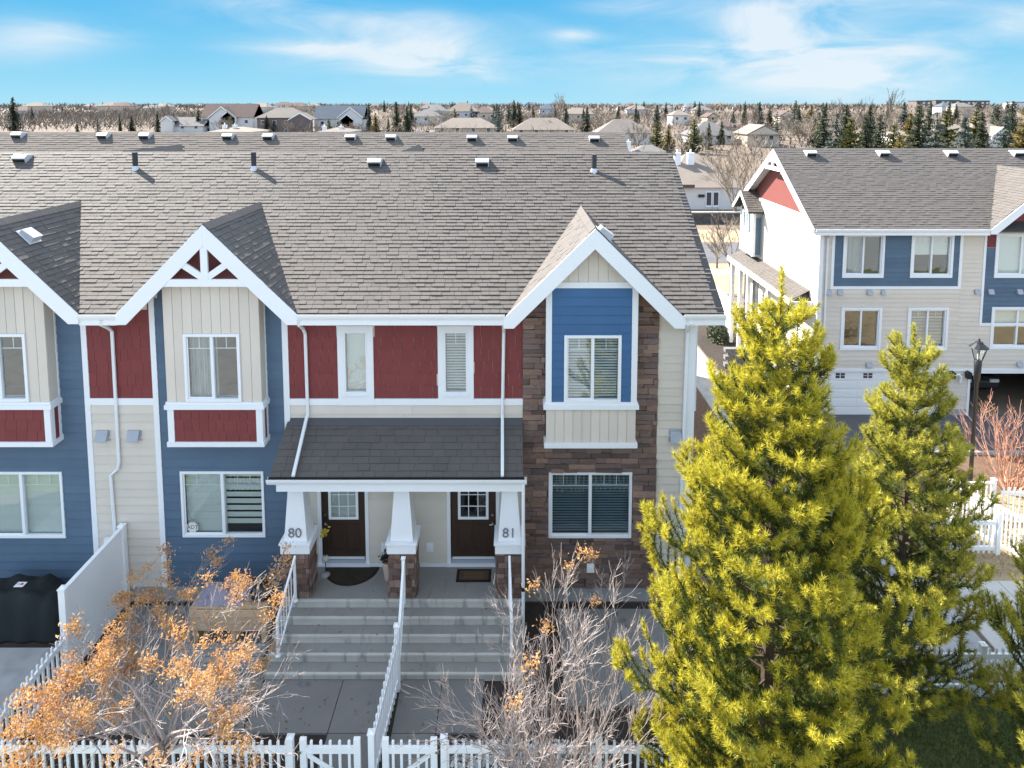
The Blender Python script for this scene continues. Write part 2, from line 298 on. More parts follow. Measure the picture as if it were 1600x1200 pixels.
class MB:
    def __init__(s, T=None): s.v = []; s.f = []; s.T = T
    def add(s, vs, fs):
        k = len(s.v); s.v += [tuple(s.T(p)) if s.T else tuple(p) for p in vs]; s.f += [tuple(i + k for i in f) for f in fs]
    def box(s, x0, x1, y0, y1, z0, z1):
        s.hexa([(x0, y0, z0), (x1, y0, z0), (x1, y1, z0), (x0, y1, z0), (x0, y0, z1), (x1, y0, z1), (x1, y1, z1), (x0, y1, z1)]); return s
    def hexa(s, p):
        s.add(p, [(3, 2, 1, 0), (4, 5, 6, 7), (0, 1, 5, 4), (1, 2, 6, 5), (2, 3, 7, 6), (3, 0, 4, 7)]); return s
    def prism(s, poly, ax, a, b):
        """closed 2D outline pushed along axis ax ('x','y','z') from a to b"""
        n = len(poly)
        def P(p, c): return {'x': (c, p[0], p[1]), 'y': (p[0], c, p[1]), 'z': (p[0], p[1], c)}[ax]
        s.add([P(p, a) for p in poly] + [P(p, b) for p in poly],
              [tuple(range(n))[::-1], tuple(range(n, 2 * n))] + [(i, (i + 1) % n, n + (i + 1) % n, n + i) for i in range(n)]); return s
    def tube(s, pts, rs, n=6, caps=True):
        pts = [Vector(p) for p in pts]
        if isinstance(rs, (int, float)): rs = [rs] * len(pts)
        vs = []; u = None
        for i, p in enumerate(pts):
            d = (pts[min(i + 1, len(pts) - 1)] - pts[max(i - 1, 0)]).normalized()
            if u is None: u = d.orthogonal().normalized()
            else: u = (u - d * u.dot(d)).normalized() if (u - d * u.dot(d)).length > 1e-4 else d.orthogonal().normalized()
            w = d.cross(u)
            for k in range(n):
                a = 2 * math.pi * k / n; vs.append(p + (u * math.cos(a) + w * math.sin(a)) * rs[i])
        fs = [(i * n + k, i * n + (k + 1) % n, (i + 1) * n + (k + 1) % n, (i + 1) * n + k) for i in range(len(pts) - 1) for k in range(n)]
        if caps: fs += [tuple(range(n))[::-1], tuple(range((len(pts) - 1) * n, len(pts) * n))]
        s.add(vs, fs); return s
    def lathe(s, prof, c, n=16):
        """prof: list of (r, z)"""
        vs = [(c[0] + r * math.cos(2 * math.pi * k / n), c[1] + r * math.sin(2 * math.pi * k / n), c[2] + z) for r, z in prof for k in range(n)]
        fs = [(i * n + k, i * n + (k + 1) % n, (i + 1) * n + (k + 1) % n, (i + 1) * n + k) for i in range(len(prof) - 1) for k in range(n)]
        fs += [tuple(range(n))[::-1], tuple(range((len(prof) - 1) * n, len(prof) * n))]
        s.add(vs, fs); return s
    def mesh(s, name, m, smooth=False):
        me = bpy.data.meshes.new(name); me.from_pydata(s.v, [], s.f); me.materials.append(m)
        if smooth:
            for p in me.polygons: p.use_smooth = True
        return me
    def build(s, name, m, parent=None, smooth=False, bevel=0, label=None, kind=None):
        o = obj(name, s.mesh(name, m, smooth), parent, None, label, kind)
        if bevel:
            b = o.modifiers.new('edge', 'BEVEL'); b.width = bevel; b.segments = 2; b.limit_method = 'ANGLE'; b.angle_limit = rad(40)
        return o
def text(body, size, loc, m, parent, depth=.004, name='house_number', T=None):
    c = bpy.data.curves.new(name, 'FONT'); c.body = body; c.size = size; c.extrude = depth; c.align_x = 'CENTER'; c.align_y = 'CENTER'; c.materials.append(m)
    tmp = bpy.data.objects.new(name, c); COL.objects.link(tmp); me = bpy.data.meshes.new_from_object(tmp); bpy.data.objects.remove(tmp)
    o = obj(name, me, parent); o.location = loc; o.rotation_euler = (rad(90), 0, 0); return o
def subtract(r, h):
    x0, x1, z0, z1 = r; a0, a1, b0, b1 = h
    if a0 >= x1 or a1 <= x0 or b0 >= z1 or b1 <= z0: return [r]
    out = []
    if a0 > x0: out.append((x0, a0, z0, z1))
    if a1 < x1: out.append((a1, x1, z0, z1))
    m0, m1 = max(x0, a0), min(x1, a1)
    if b0 > z0: out.append((m0, m1, z0, b0))
    if b1 < z1: out.append((m0, m1, b1, z1))
    return out
def cut(rs, holes):
    for h in holes: rs = [q for r in rs for q in subtract(r, h)]
    return [r for r in rs if r[1] - r[0] > .03 and r[3] - r[2] > .02]
def wall_boxes(mb, x0, x1, z0, z1, ya, yb, holes):
    xs = sorted({x0, x1, *[min(max(h[i], x0), x1) for h in holes for i in (0, 1)]})
    for a, b in zip(xs, xs[1:]):
        for r in cut([(a, b, z0, z1)], holes): mb.box(r[0], r[1], ya, yb, r[2], r[3])
def lap(parent, m, x0, x1, z0, z1, Y, holes=(), expo=.19, span=None, T=None, name='siding_plank', joined=None, splits=0):
    """lap siding, one object per board; span(z) narrows the boards under a gable"""
    z = z0; rows = max(1, round((z1 - z0) / expo)); expo = (z1 - z0) / rows
    for i in range(rows):
        za, zb = z0 + i * expo, z0 + (i + 1) * expo
        xa, xb = x0, x1
        if span:
            l, r = span((za + zb) / 2); xa, xb = max(x0, l), min(x1, r)
            if xb - xa < .05: continue
        segs = [(xa, xb)]
        if splits and xb - xa > 2.5:
            c = xa + (xb - xa) * RN.uniform(.3, .7); segs = [(xa, c - .002), (c + .002, xb)]
        for sa, sb in segs:
            for r in cut([(sa, sb, za, zb)], holes):
                mb = joined if joined is not None else MB(T)
                mb.hexa([(r[0], Y - .027, r[2]), (r[1], Y - .027, r[2]), (r[1], Y, r[2]), (r[0], Y, r[2]),
                         (r[0], Y - .007, r[3] + .001), (r[1], Y - .007, r[3] + .001), (r[1], Y, r[3] + .001), (r[0], Y, r[3] + .001)])
                if joined is None: mb.build(name, m, parent)
def battens(parent, m, x0, x1, z0, z1, Y, holes=(), wdt=.205, top=None, name='siding_panel', T=None):
    n = max(1, round((x1 - x0) / wdt)); wdt = (x1 - x0) / n
    for i in range(n):
        a, b = x0 + i * wdt + .005, x0 + (i + 1) * wdt - .005
        if top:
            za, zb = min(z1, top(a)), min(z1, top(b))
            if max(za, zb) - z0 < .04: continue
            pts = [(a, z0), (b, z0), (b, max(zb, z0 + .01)), (a, max(za, z0 + .01))]
            apex = top((x0 + x1) / 2)
            if a < (x0 + x1) / 2 < b: pts = [(a, z0), (b, z0), (b, zb), ((x0 + x1) / 2, min(z1, apex)), (a, za)]
            MB(T).prism(pts, 'y', Y - .016, Y).build(name, m, parent); continue
        for r in cut([(a, b, z0, z1)], holes): MB(T).box(r[0], r[1], Y - .016, Y, r[2], r[3]).build(name, m, parent)
def shakes(parent, m, x0, x1, z0, z1, Y, holes=(), w=.21, h=.27, span=None, name='shake'):
    rows = max(1, round((z1 - z0) / h)); h = (z1 - z0) / rows
    for i in range(rows):
        za, zb = z0 + i * h, z0 + (i + 1) * h
        xa, xb = x0, x1
        if span:
            l, r = span((za + zb) / 2); xa, xb = max(x0, l), min(x1, r)
        x = xa
        first = True
        while x < xb - .02:
            ww = w * RN.uniform(.7, 1.3) * (RN.uniform(.4, 1) if first else 1); first = False
            b = min(xb, x + ww)
            if xb - b < .06: b = xb
            for r in cut([(x + .003, b - .003, za, zb)], holes):
                t = RN.uniform(.019, .023)
                MB().hexa([(r[0], Y - t, r[2]), (r[1], Y - t, r[2]), (r[1], Y, r[2]), (r[0], Y, r[2]),
                           (r[0], Y - .006, r[3]), (r[1], Y - .006, r[3]), (r[1], Y, r[3]), (r[0], Y, r[3])]).build(name, m, parent)
            x = b
def ledgestone(parent, m, x0, x1, z0, z1, Y, holes=(), hs=(.075, .16), ls=(.22, .62), span=None, proud=(.015, .075), name='stone', T=None):
    z = z0
    while z < z1 - .02:
        h = min(RN.uniform(*hs), z1 - z)
        if z1 - z - h < .05: h = z1 - z
        xa, xb = x0, x1
        if span:
            l, r = span(z + h / 2); xa, xb = max(x0, l), min(x1, r)
        x = xa - RN.uniform(0, .2)
        while x < xb:
            b = x + RN.uniform(*ls)
            for r in cut([(max(x, xa) + .004, min(b, xb) - .004, z + .004, z + h - .004)], holes):
                p = RN.uniform(*proud); j = lambda: RN.uniform(-.006, .006)
                p2, p3 = p * RN.uniform(.8, 1.1), p * RN.uniform(.8, 1.1)
                MB(T).hexa([(r[0] + j(), Y - p, r[2] + j()), (r[1] + j(), Y - p2, r[2] + j()), (r[1], Y, r[2]), (r[0], Y, r[2]),
                            (r[0] + j(), Y - p3, r[3] + j()), (r[1] + j(), Y - p, r[3] + j()), (r[1], Y, r[3]), (r[0], Y, r[3])]).build(name, m, parent)
            x = b
        z += h
def slats(mb, x0, x1, z0, z1, y, pitch=.045, tilt=.5, depth=.045):
    n = int((z1 - z0) / pitch)
    for i in range(n):
        z = z0 + (i + .5) * (z1 - z0) / n; dz = depth * .5 * math.sin(tilt); dy = depth * .5 * math.cos(tilt)
        mb.add([(x0, y - dy, z - dz), (x1, y - dy, z - dz), (x1, y + dy, z + dz), (x0, y + dy, z + dz)], [(0, 1, 2, 3)])
def window(parent, x0, x1, z0, z1, Y, blind='open', T=None, grid=True, slider=True, fw=.06, small=False):
    """a white slider: frame > panes, muntin bars, blind"""
    f = MB(T); a, b = Y - .045, Y + .07
    f.box(x0, x0 + fw, a, b, z0, z1).box(x1 - fw, x1, a, b, z0, z1).box(x0 + fw, x1 - fw, a, b, z0, z0 + fw * 1.1).box(x0 + fw, x1 - fw, a, b, z1 - fw, z1)
    xm = (x0 + x1) / 2
    if slider: f.box(xm - .035, xm + .035, a + .012, b, z0 + fw * 1.1, z1 - fw)
    fr = f.build('window', M['white'], parent, bevel=.006 if not small else 0)
    zi0, zi1 = z0 + fw * 1.1, z1 - fw
    ps = [(x0 + fw, xm - .035), (xm + .035, x1 - fw)] if slider else [(x0 + fw, x1 - fw)]
    for k, (p, q) in enumerate(ps):
        MB(T).box(p, q, Y + .005 + .02 * k, Y + .010 + .02 * k, zi0, zi1).build('pane', M['glass'], fr)
    if slider:      # the sliding sash in front of one pane
        p, q = ps[0]
        s = MB(T); s.box(p + .001, p + .03, Y - .012, Y + .001, zi0, zi1).box(p + .03, q - .001, Y - .012, Y + .001, zi0, zi0 + .035).build('sash', M['white'], fr)
    if grid:
        g = MB(T); zg = zi1 - (zi1 - zi0) * .2
        for k, (p, q) in enumerate(ps):
            g.box(p, q, Y + .028 + .02 * k, Y + .036 + .02 * k, zg - .008, zg + .008)
            for t in ((1 / 3, 2 / 3) if slider and x1 - x0 > 1.5 else (.5,)):
                xx = p + (q - p) * t; g.box(xx - .007, xx + .007, Y + .0285 + .02 * k, Y + .0355 + .02 * k, zg + .008, zi1)
        g.build('muntin_bars', M['white'], fr)
    bx0, bx1 = x0 + fw + .01, x1 - fw - .01
    if blind in ('open', 'closed', 'half', 'navy'):
        bl = MB(T); bl.box(bx0, bx1, Y + .075, Y + .12, zi1 - .05, zi1 - .002)
        if blind == 'open': slats(bl, bx0, bx1, zi0 + .02, zi1 - .06, Y + .1, .062, .95, .04); mm = M['blind_dark']
        elif blind == 'navy': slats(bl, bx0, bx1, zi0 + .02, zi1 - .06, Y + .1, .062, .75, .034); mm = M['blind_navy']
        elif blind == 'half': slats(bl, bx0, bx1, zi0 + .02, zi1 - .06, Y + .1, .05, .8, .055); mm = M['blind_dark']
        else: slats(bl, bx0, bx1, zi0 + .005, zi1 - .06, Y + .1, .05, 1.12, .058); mm = M['blind']
        bl.build('blind', mm, fr)
    elif blind == 'zebra':
        bl = MB(T); n = 9; hh = (zi1 - zi0) / n
        for i in range(n):
            if i == 0: continue
            bl.box(bx0, bx1, Y + .09, Y + .094, zi0 + i * hh + .035, zi0 + (i + 1) * hh - .012)
        bl.box(bx0, bx1 * .52 + bx0 * .48, Y + .10, Y + .103, zi0 + .002, zi1 - .004)
        bl.build('blind', M['blind'], fr)
    elif blind == 'shade':
        MB(T).box(bx0, bx1, Y + .09, Y + .095, zi0 + .002, zi1 - .002).build('blind', M['blind'], fr)
    elif blind == 'curtain':
        bl = MB(T); nn = 26; pts = []; bx1 = bx0 + (bx1 - bx0) * .56
        for i in range(nn + 1):
            x = bx0 + (bx1 - bx0) * i / nn; pts.append((x, Y + .13 + .025 * math.sin(i * 1.9) + .012 * math.sin(i * .7)))
        pts2 = [(p[0], p[1] + .006) for p in pts[::-1]]
        bl.prism(pts + pts2, 'z', zi0 + .002, zi1 - .004).build('curtain', M['curtain'], fr)
    elif blind == 'roller':
        MB(T).box(bx0, bx1, Y + .09, Y + .095, zi0 + (zi1 - zi0) * .5, zi1 - .002).build('blind', M['blind'], fr)
    return fr

# shingle courses on a plane: o = eave corner, u along the eave, v up the slope
def shingle_prism(w, e, t): return [(0, 0, 0), (w, 0, 0), (w, 0, t), (0, 0, t), (0, e, -.006), (w, e, -.006), (w, e, .001), (0, e, .001)]
SF = [(0, 1, 2, 3), (3, 2, 6, 7), (0, 3, 7, 4), (1, 5, 6, 2), (4, 7, 6, 5)]
SHM = {}
def shingle_mesh(w, e, t):
    k = (round(w, 2), round(e, 3), round(t, 3))
    if k not in SHM:
        me = bpy.data.meshes.new('shingle'); me.from_pydata(shingle_prism(w - .006, e, t), [], SF); me.materials.append(M['shingle']); SHM[k] = me
    return SHM[k]
def shingles(parent, o, u, v, width, length, keep=None, expo=.14, single=0, m=None, seam=None, skipv=0, ws=(.16, .2, .24, .28)):
    o, u, v = Vector(o), Vector(u).normalized(), Vector(v).normalized(); n = u.cross(v)
    if n.z < 0: n = -n
    V, Fc = [], []; cnt = 0
    rows = int(length / expo)
    for r in range(rows + 1):
        vv = r * expo
        if vv < skipv: continue
        x = -RN.uniform(0, .3)
        while x < width:
            w = RN.choice(ws); a, b = max(x, 0), min(x + w, width)
            e = min(expo + .035, length - vv + .01)
            x += w
            if b - a < .02 or e < .03: continue
            c = o + u * ((a + b) / 2) + v * (vv + expo / 2)
            if keep and not keep(c): continue
            t = RN.choice((.012, .013, .020, .022)) + (.006 if seam is not None and c.x > seam else 0)
            jo = RN.uniform(-.003, .003)
            if cnt < single and b - a > w - .001:
                me = shingle_mesh(w, expo + .035, t); p = o + u * (a + .001) + v * (vv + jo) + n * .002
                mt = Matrix((u, v, n)).transposed().to_4x4(); mt.translation = p
                obj('shingle', me, parent, mt); cnt += 1
            else:
                k = len(V)
                for q in shingle_prism(b - a - .006, e, t):
                    V.append(o + u * (a + .001 + q[0]) + v * (vv + jo + q[1]) + n * (.002 + q[2]))
                Fc += [tuple(i + k for i in f) for f in SF]
    if V:
        ob = obj('shingles', np_mesh('shingles', [tuple(p) for p in V], Fc, 4, m or M['shingle']), parent, kind='stuff')
    return cnt
def roof_vent(parent, p, slope, s=.34, m=None):
    """metal hood on a roof plane that rises towards +Y"""
    a = math.atan(slope); R = Matrix.Rotation(a, 3, 'X'); p = Vector(p)
    T = lambda q: p + R @ Vector(q)
    h = s / 2
    b = MB(T); b.box(-h * 1.25, h * 1.25, -h * 1.3, h * 1.3, .012, .024)
    b.prism([(-h * 1.05, .05), (-h * .95, s * .52), (-h * .2, s * .58), (h, .06), (h, .024), (-h, .024)], 'x', -h, h)
    v = b.build('roof_vent', m or M['galv'], parent, bevel=.008)
    MB(T).box(-h * .86, h * .86, -h * 1.05 - .012, -h * .9, .06, s * .42).build('louvre', M['black'], v)
    return v
def rake_chevron(xc, zp, half, slope, thick, drop, ya, yb):
    """white barge boards of a gable: outer outline minus inner, as two mirrored prisms"""
    out = []
    for s in (-1, 1):
        pts = [(xc, zp), (xc + s * half, zp - half * slope), (xc + s * half, zp - half * slope - drop), (xc + s * (half - .16), zp - half * slope - drop), (xc, zp - thick)]
        inner_z = lambda x: zp - thick - abs(x - xc) * slope
        xk = half - .16
        pts = [(xc, zp), (xc + s * half, zp - half * slope), (xc + s * half, zp - half * slope - drop)]
        zb = zp - half * slope - drop; xin = (zp - thick - zb) / slope
        pts += [(xc + s * min(xin, half - .02), zb), (xc, zp - thick)]
        out.append(pts)
    return out

# ------------------------------------------------------------------ the ground and what is laid on it
def sheet(name, x0, x1, y0, y1, dz, m, kind='structure', parent=None):
    ys = sorted({y0, y1, *[g[0] for g in GP if y0 < g[0] < y1]})
    V = [(x, y, zt(y) + dz) for y in ys for x in (x0, x1)]
    Fc = [(2 * i, 2 * i + 1, 2 * i + 3, 2 * i + 2) for i in range(len(ys) - 1)]
    me = bpy.data.meshes.new(name); me.from_pydata(V, [], Fc); me.materials.append(m)
    return obj(name, me, parent, kind=kind)
xs = [-4500, -1500, -400, -100, -30, 0, 30, 100, 400, 1500, 4500]; ys = [g[0] for g in GP]
V = [(x, y, zt(y)) for y in ys for x in xs]; n = len(xs)
me = bpy.data.meshes.new('ground'); me.from_pydata(V, [], [(j * n + i, j * n + i + 1, (j + 1) * n + i + 1, (j + 1) * n + i) for j in range(len(ys) - 1) for i in range(n - 1)])
me.materials.append(M['ground']); obj('ground', me, kind='structure')
sheet('planting_bed', -13, 5.0, 10.3, 14.55, .006, M['soil'])
sheet('planting_bed', 12.5, 40, 20.6, 24.0, .008, M['mulch'])
sheet('front_bounce_ground', -60, 80, -14, 8.6, .006, M['concrete'])  # unseen ground, grey chosen for neutral bounce and window reflections
sheet('front_lawn', -60, 80, 8.6, 10.3, .006, M['lawn'])
sheet('front_lawn', 5.0, 30, 10.3, 12.05, .006, M['lawn'])
sheet('front_street', -90, 90, -24, -14.6, .014, M['asphalt'])
sheet('back_lane', 11.4, 90, 24.05, 27.35, .008, M['asphalt'])
sheet('planting_bed', 4.0, 8.4, 16.6, 44, .006, M['mulch'])
sheet('planting_bed', 5.1, 8.2, 12.1, 16.55, .006, M['mulch'])
sheet('walkway', 8.45, 10.0, 12.6, 46, .02, M['concrete'])
sheet('planting_bed', 10.1, 12.3, 23.5, 40, .006, M['soil'])
sheet('side_yard', 10.1, 30, 12.1, 20.5, .008, M['straw'])
sheet('street_verge', 5, 60, 47, 56.5, .012, M['straw'])
sheet('street_verge', 5, 60, 66, 73, .012, M['straw'])
sheet('street', -120, 140, 57, 65.5, .012, M['asphalt'])
sheet('sidewalk', -120, 140, 52.5, 54.4, .026, M['walk'])
kb = bpy.data.objects.new('kerb', MB().box(12.5, 60, 23.90, 24.04, zt(24) - .1, zt(24) + .13).mesh('kerb', M['concrete'])); COL.objects.link(kb); kb['kind'] = 'structure'
def slabs(name, cells, top, m):
    e = bpy.data.objects.new(name, None); COL.objects.link(e); e['kind'] = 'structure'
    for (x0, x1, y0, y1) in cells: MB().box(x0 + .006, x1 - .006, y0 + .006, y1 - .006, -.08, top).build('slab', m, e, bevel=.008)
    return e
slabs('patio', [(-8.75, -7.2, 11.25, 14.4), (-7.2, -5.0, 11.25, 14.4), (-4.98, -3.42, 11.25, 12.42), (-3.42, -2.42, 11.25, 12.42), (-3.42, -2.42, 9.4, 11.25)], .05, M['slab'])
slabs('patio', [(-2.26, -1.45, 11.25, 12.42), (-1.45, -.62, 11.25, 12.42), (-2.26, -1.45, 9.4, 11.25)], .05, M['slab'])
slabs('patio', [(.95, 2.05, 11.8, 14.3), (2.05, 3.3, 11.8, 14.3)], .05, M['slab'])
slabs('patio', [(-13, -11.2, 10.6, 13.2), (-11.2, -9.55, 10.6, 13.2)], .05, M['concrete'])
slabs('patio', [(10.1, 11.6, 12.6, 15.2), (11.6, 13.2, 12.6, 15.2), (13.2, 14.8, 12.6, 15.2)], .05, M['walk'])  # paler concrete puts sunlight on this patio into the colour

# ------------------------------------------------------------------ the near row of townhouses
YW, YB = 14.6, 14.25
EZ, EY, SL = 7.0, 14.06, .60                # eave height, eave line, roof slope
RY, RZ = 19.2, 7.0 + .60 * (19.2 - 14.06)
tw = thing('townhouse_row', 'long two storey townhouse row in blue, cream and red siding with doors 80 and 81', 'townhouse', (-3, YW, 0))
A_, B_, C_ = (-11.26, 8.95), (-6.59, 8.93), (1.69, 8.85)          # gable centre lines and peak heights
HALF = 1.94
# openings: x0, x1, z0, z1
wB = (-7.62, -5.72, 1.58, 3.16); wA = (-12.2, -10.30, 1.56, 3.15); wC = (.76, 2.66, 1.56, 3.14)
s1 = (-3.83, -3.31, 4.99, 6.42); s2 = (-1.59, -1.07, 4.99, 6.42)
dL = (-4.43, -3.43, .90, 3.02); dR = (-1.48, -.44, .90, 3.02)
holes = [wA, wB, wC, s1, s2, dL, dR]
bayB = (-7.66, -5.57, 3.95, 7.60); bayC = (.67, 2.67, 3.92, 7.60); bayA = (-12.33, -10.24, 3.95, 7.60)
wb = MB(); wall_boxes(wb, -20, 4.0, 0, 6.86, YW, YW + .14, holes + [(b[0] + .1, b[1] - .1, b[2] + .1, 6.86) for b in (bayA, bayB, bayC)])
for xc, zp in (A_, B_, C_): wb.prism([(xc - HALF + .1, 6.861), (xc + HALF - .1, 6.861), (xc, zp - .16)], 'y', YW, YW + .1)
wb.box(-20.1, -20.001, YW, 23.8, -1.6, 9.9).box(3.86, 3.995, YW + .14, 23.8, -1.6, 6.86).box(-20, 3.86, 23.66, 23.8, -1.6, 6.86).box(-20, 4.0, YW + .02, YW + .13, -1.6, -.001)
wb.box(-19.8, 3.85, 14.75, 23.6, 6.80, 6.85)
wb.prism([(YW + .2, 6.86), (23.6, 6.86), (RY, RZ - .25)], 'x', 3.86, 3.99)
wb.build('wall', M['cream'], tw)
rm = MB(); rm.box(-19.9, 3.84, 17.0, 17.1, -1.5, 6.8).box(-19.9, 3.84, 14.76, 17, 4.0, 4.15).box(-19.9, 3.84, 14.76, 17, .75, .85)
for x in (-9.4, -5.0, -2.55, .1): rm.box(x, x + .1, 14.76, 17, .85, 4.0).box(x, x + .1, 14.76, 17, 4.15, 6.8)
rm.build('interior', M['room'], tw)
FND = MB().box(-20, 4.0, YW - .012, YW - .001, -.05, .36).build('foundation', M['concrete'], tw)
# cladding
gs = lambda xc, zp, d=.30: (lambda z: (xc - max(0, zp - d - z), xc + max(0, zp - d - z)))
lap(tw, M['bluegrey'], -8.02, -5.20, .37, 8.0, YW, [wB, (bayB[0], bayB[1], bayB[2] + .02, 8.5)], .205, gs(*B_))
lap(tw, M['bluegrey'], -12.9, -9.68, .37, 8.0, YW, [wA, (bayA[0], bayA[1], bayA[2] + .02, 8.5)], .205, gs(*A_))
lap(tw, M['cream'], -9.56, -8.14, .37, 4.72, YW, [], .195)
lap(tw, M['cream'], -5.07, .17, 4.30, 4.72, YW, [], .21, splits=1)
lap(tw, M['cream'], -5.02, .17, .96, 3.40, YW, [(dL[0] - .08, dL[1] + .08, .8, 3.1), (dR[0] - .08, dR[1] + .08, .8, 3.1)], .19)
lap(tw, M['cream'], 3.20, 3.80, .40, 7.2, YW, [], .19, lambda z: (3.2, min(3.8, C_[0] + max(0, C_[1] - .25 - z))))
shakes(tw, M['red'], -9.56, -8.14, 4.88, 7.2, YW, [], .235, .29, lambda z: (-9.56, min(-8.14, 99)) if z < 6.85 else (max(-9.56, B_[0] - (B_[1] - .28 - z)), -8.14))
shakes(tw, M['red'], -5.07, .17, 4.88, 6.85, YW, [(s1[0] - .14, s1[1] + .14, 4.8, 6.56), (s2[0] - .14, s2[1] + .14, 4.8, 6.56)], .235, .29)
b = MB(); wall_boxes(b, .17, 3.2, .34, 6.86, YW - .012, YW - .001, [wC]); b.build('mortar_bed', M['mortar'], tw)
ledgestone(tw, M['stone'], .17, 3.20, .36, 8.0, YW - .012, [(wC[0] - .01, wC[1] + .01, wC[2] - .01, wC[3] + .01), (bayC[0], bayC[1], bayC[2] + .03, 9)], span=gs(*C_))
# trims
def board(x0, x1, z0, z1, y=YW, t=.035, name='trim_board', m='white'): return MB().box(x0, x1, y - t, y - .0005, z0, z1).build(name, M[m], tw)
board(-9.68, -9.56, .36, 6.95); board(-8.14, -8.02, .36, 7.2)
board(-5.20, -5.07, 4.0, 6.85); board(-9.56, -8.14, 4.72, 4.88); board(-5.07, s1[0] - .14, 4.72, 4.87); board(s1[1] + .14, s2[0] - .14, 4.72, 4.87); board(s2[1] + .14, .17, 4.72, 4.87)
board(3.80, 4.0, .38, 6.86)
MB().box(4.0, 4.03, YW - .035, YW + .16, .38, 6.86).build('trim_board', M['white'], tw)
for s in (s1, s2):
    f = MB(); y0 = YW - .042
    f.box(s[0] - .14, s[0], y0, YW, 4.72, s[3]).box(s[1], s[1] + .14, y0, YW, 4.72, s[3]).box(s[0] - .14, s[1] + .14, y0 - .004, YW, s[3], s[3] + .11).box(s[0] - .15, s[1] + .15, y0 - .012, YW, s[3] + .111, s[3] + .135)
    f.box(s[0], s[1], y0, YW, 4.72, s[2]).box(s[0] - .02, s[1] + .02, y0 - .025, y0, s[2] - .05, s[2] - .015)
    f.build('window_casing', M['white'], tw)
window(tw, *s1, YW, 'shade', grid=False, slider=False, fw=.035)
window(tw, *s2, YW, 'open', grid=True, slider=False, fw=.035)
window(tw, *wA, YW, 'closed'); w80 = window(tw, *wB, YW, 'zebra'); window(tw, *wC, YW, 'navy')
# octagonal security sticker in the pane
oc = [(math.cos(math.pi / 8 + k * math.pi / 4) * .135, math.sin(math.pi / 8 + k * math.pi / 4) * .135) for k in range(8)]
sx, sz = -7.40, 1.80
stk = MB().prism([(sx + a, sz + b) for a, b in oc], 'y', YW + .0005, YW + .0045).build('security_sticker', M['tagwhite'], w80, label='white octagonal sticker in the lower corner of the pane')
r_ = MB().prism([(sx + a * .88, sz + b * .88) for a, b in oc], 'y', YW - .0005, YW + .0004).build('sticker_rim', M['number'], w80)
MB().prism([(sx + a * .82, sz + b * .82) for a, b in oc], 'y', YW - .0015, YW - .0006).build('sticker_face', M['tagwhite'], w80)
text('ADT', .125, (sx, YW - .002, sz), M['black'], w80, .0006, 'sticker_lettering')
# bays
def bay(b, skirt, upper):
    x0, x1, z0, z1 = b; win = (x0 + .42, x1 - .44, 4.945, 6.48) if b is not bayC else (1.07, 2.32, 4.92, 6.45)
    s = MB(); wall_boxes(s, x0 + .02, x1 - .02, z0 + .05, z1, YB + .02, YB + .12, [win])
    s.box(x0 + .02, x0 + .08, YB + .121, YW + .1, z0 + .05, z1).box(x1 - .08, x1 - .02, YB + .121, YW + .1, z0 + .05, z1).box(x0 + .081, x1 - .081, YB + .121, YW + .1, z0 + .05, z0 + .12)
    s.build('bay', M['cream'], tw)
    if upper == 'battens': battens(tw, M['cream'], x0, x1, 4.94, z1, YB + .02, [win])
    else: lap(tw, M['blue'], x0 + .13, x1 - .13, 4.90, 7.50, YB + .02, [win], .20)
    window(tw, *win, YB + .02, {'A': 'none', 'B': 'curtain', 'C': 'open'}[skirt[0]], fw=.065)
    # belt, skirt, base
    t = MB(); t.box(x0 - .05, x1 + .05, YB - .045, YW, 4.78, 4.88).box(x0 - .025, x1 + .025, YB - .02, YW, 4.8805, 4.94)
    t.build('belt_trim', M['white'], tw)
    t = MB(); t.box(x0 - .03, x1 + .03, YB - .03, YW, z0 - .03, z0 + .08).build('base_trim', M['white'], tw)
    if skirt[1] == 'red':
        shakes(tw, M['red'], x0 + .14, x1 - .14, z0 + .082, 4.778, YB + .02, [], .225, .235)
        for a, c in ((x0, x0 + .138), (x1 - .138, x1)): MB().box(a, c, YB - .012, YB + .0195, z0 + .081, 4.779).build('trim_board', M['white'], tw)
        for xx in (x0, x1 - .02):
            q = MB(); q.box(xx - .004, xx + .024, YB + .0196, YB + .12, z0 + .081, 4.779).box(xx - .004, xx + .024, YW - .10, YW, z0 + .081, 4.779).build('trim_board', M['white'], tw)
            MB().box(xx + .002, xx + .018, YB + .1202, YW - .1002, z0 + .082, 4.778).build('side_panel', M['red'], tw)
    else: battens(tw, M['cream'], x0 + .01, x1 - .01, z0 + .082, 4.778, YB + .02, [], .205)
    if upper == 'battens':
        for xx in (x0, x1 - .021): MB().box(xx, xx + .021, YB + .021, YW, 4.941, z1).build('side_panel', M['cream'], tw)
        MB().box(x1 - .02, x1 + .012, YW - .06, YW, 4.9405, z1 - .3).build('trim_board', M['white'], tw)
    else:
        for a, c in ((x0, x0 + .128), (x1 - .128, x1)): MB().box(a, c, YB - .018, YB + .12, 4.941, 7.50).build('trim_board', M['white'], tw)
bay(bayA, 'Ar', 'battens') if False else bay(bayA, ('A', 'red'), 'battens'); bay(bayB, ('B', 'red'), 'battens'); bay(bayC, ('C', 'cream'), 'lap')
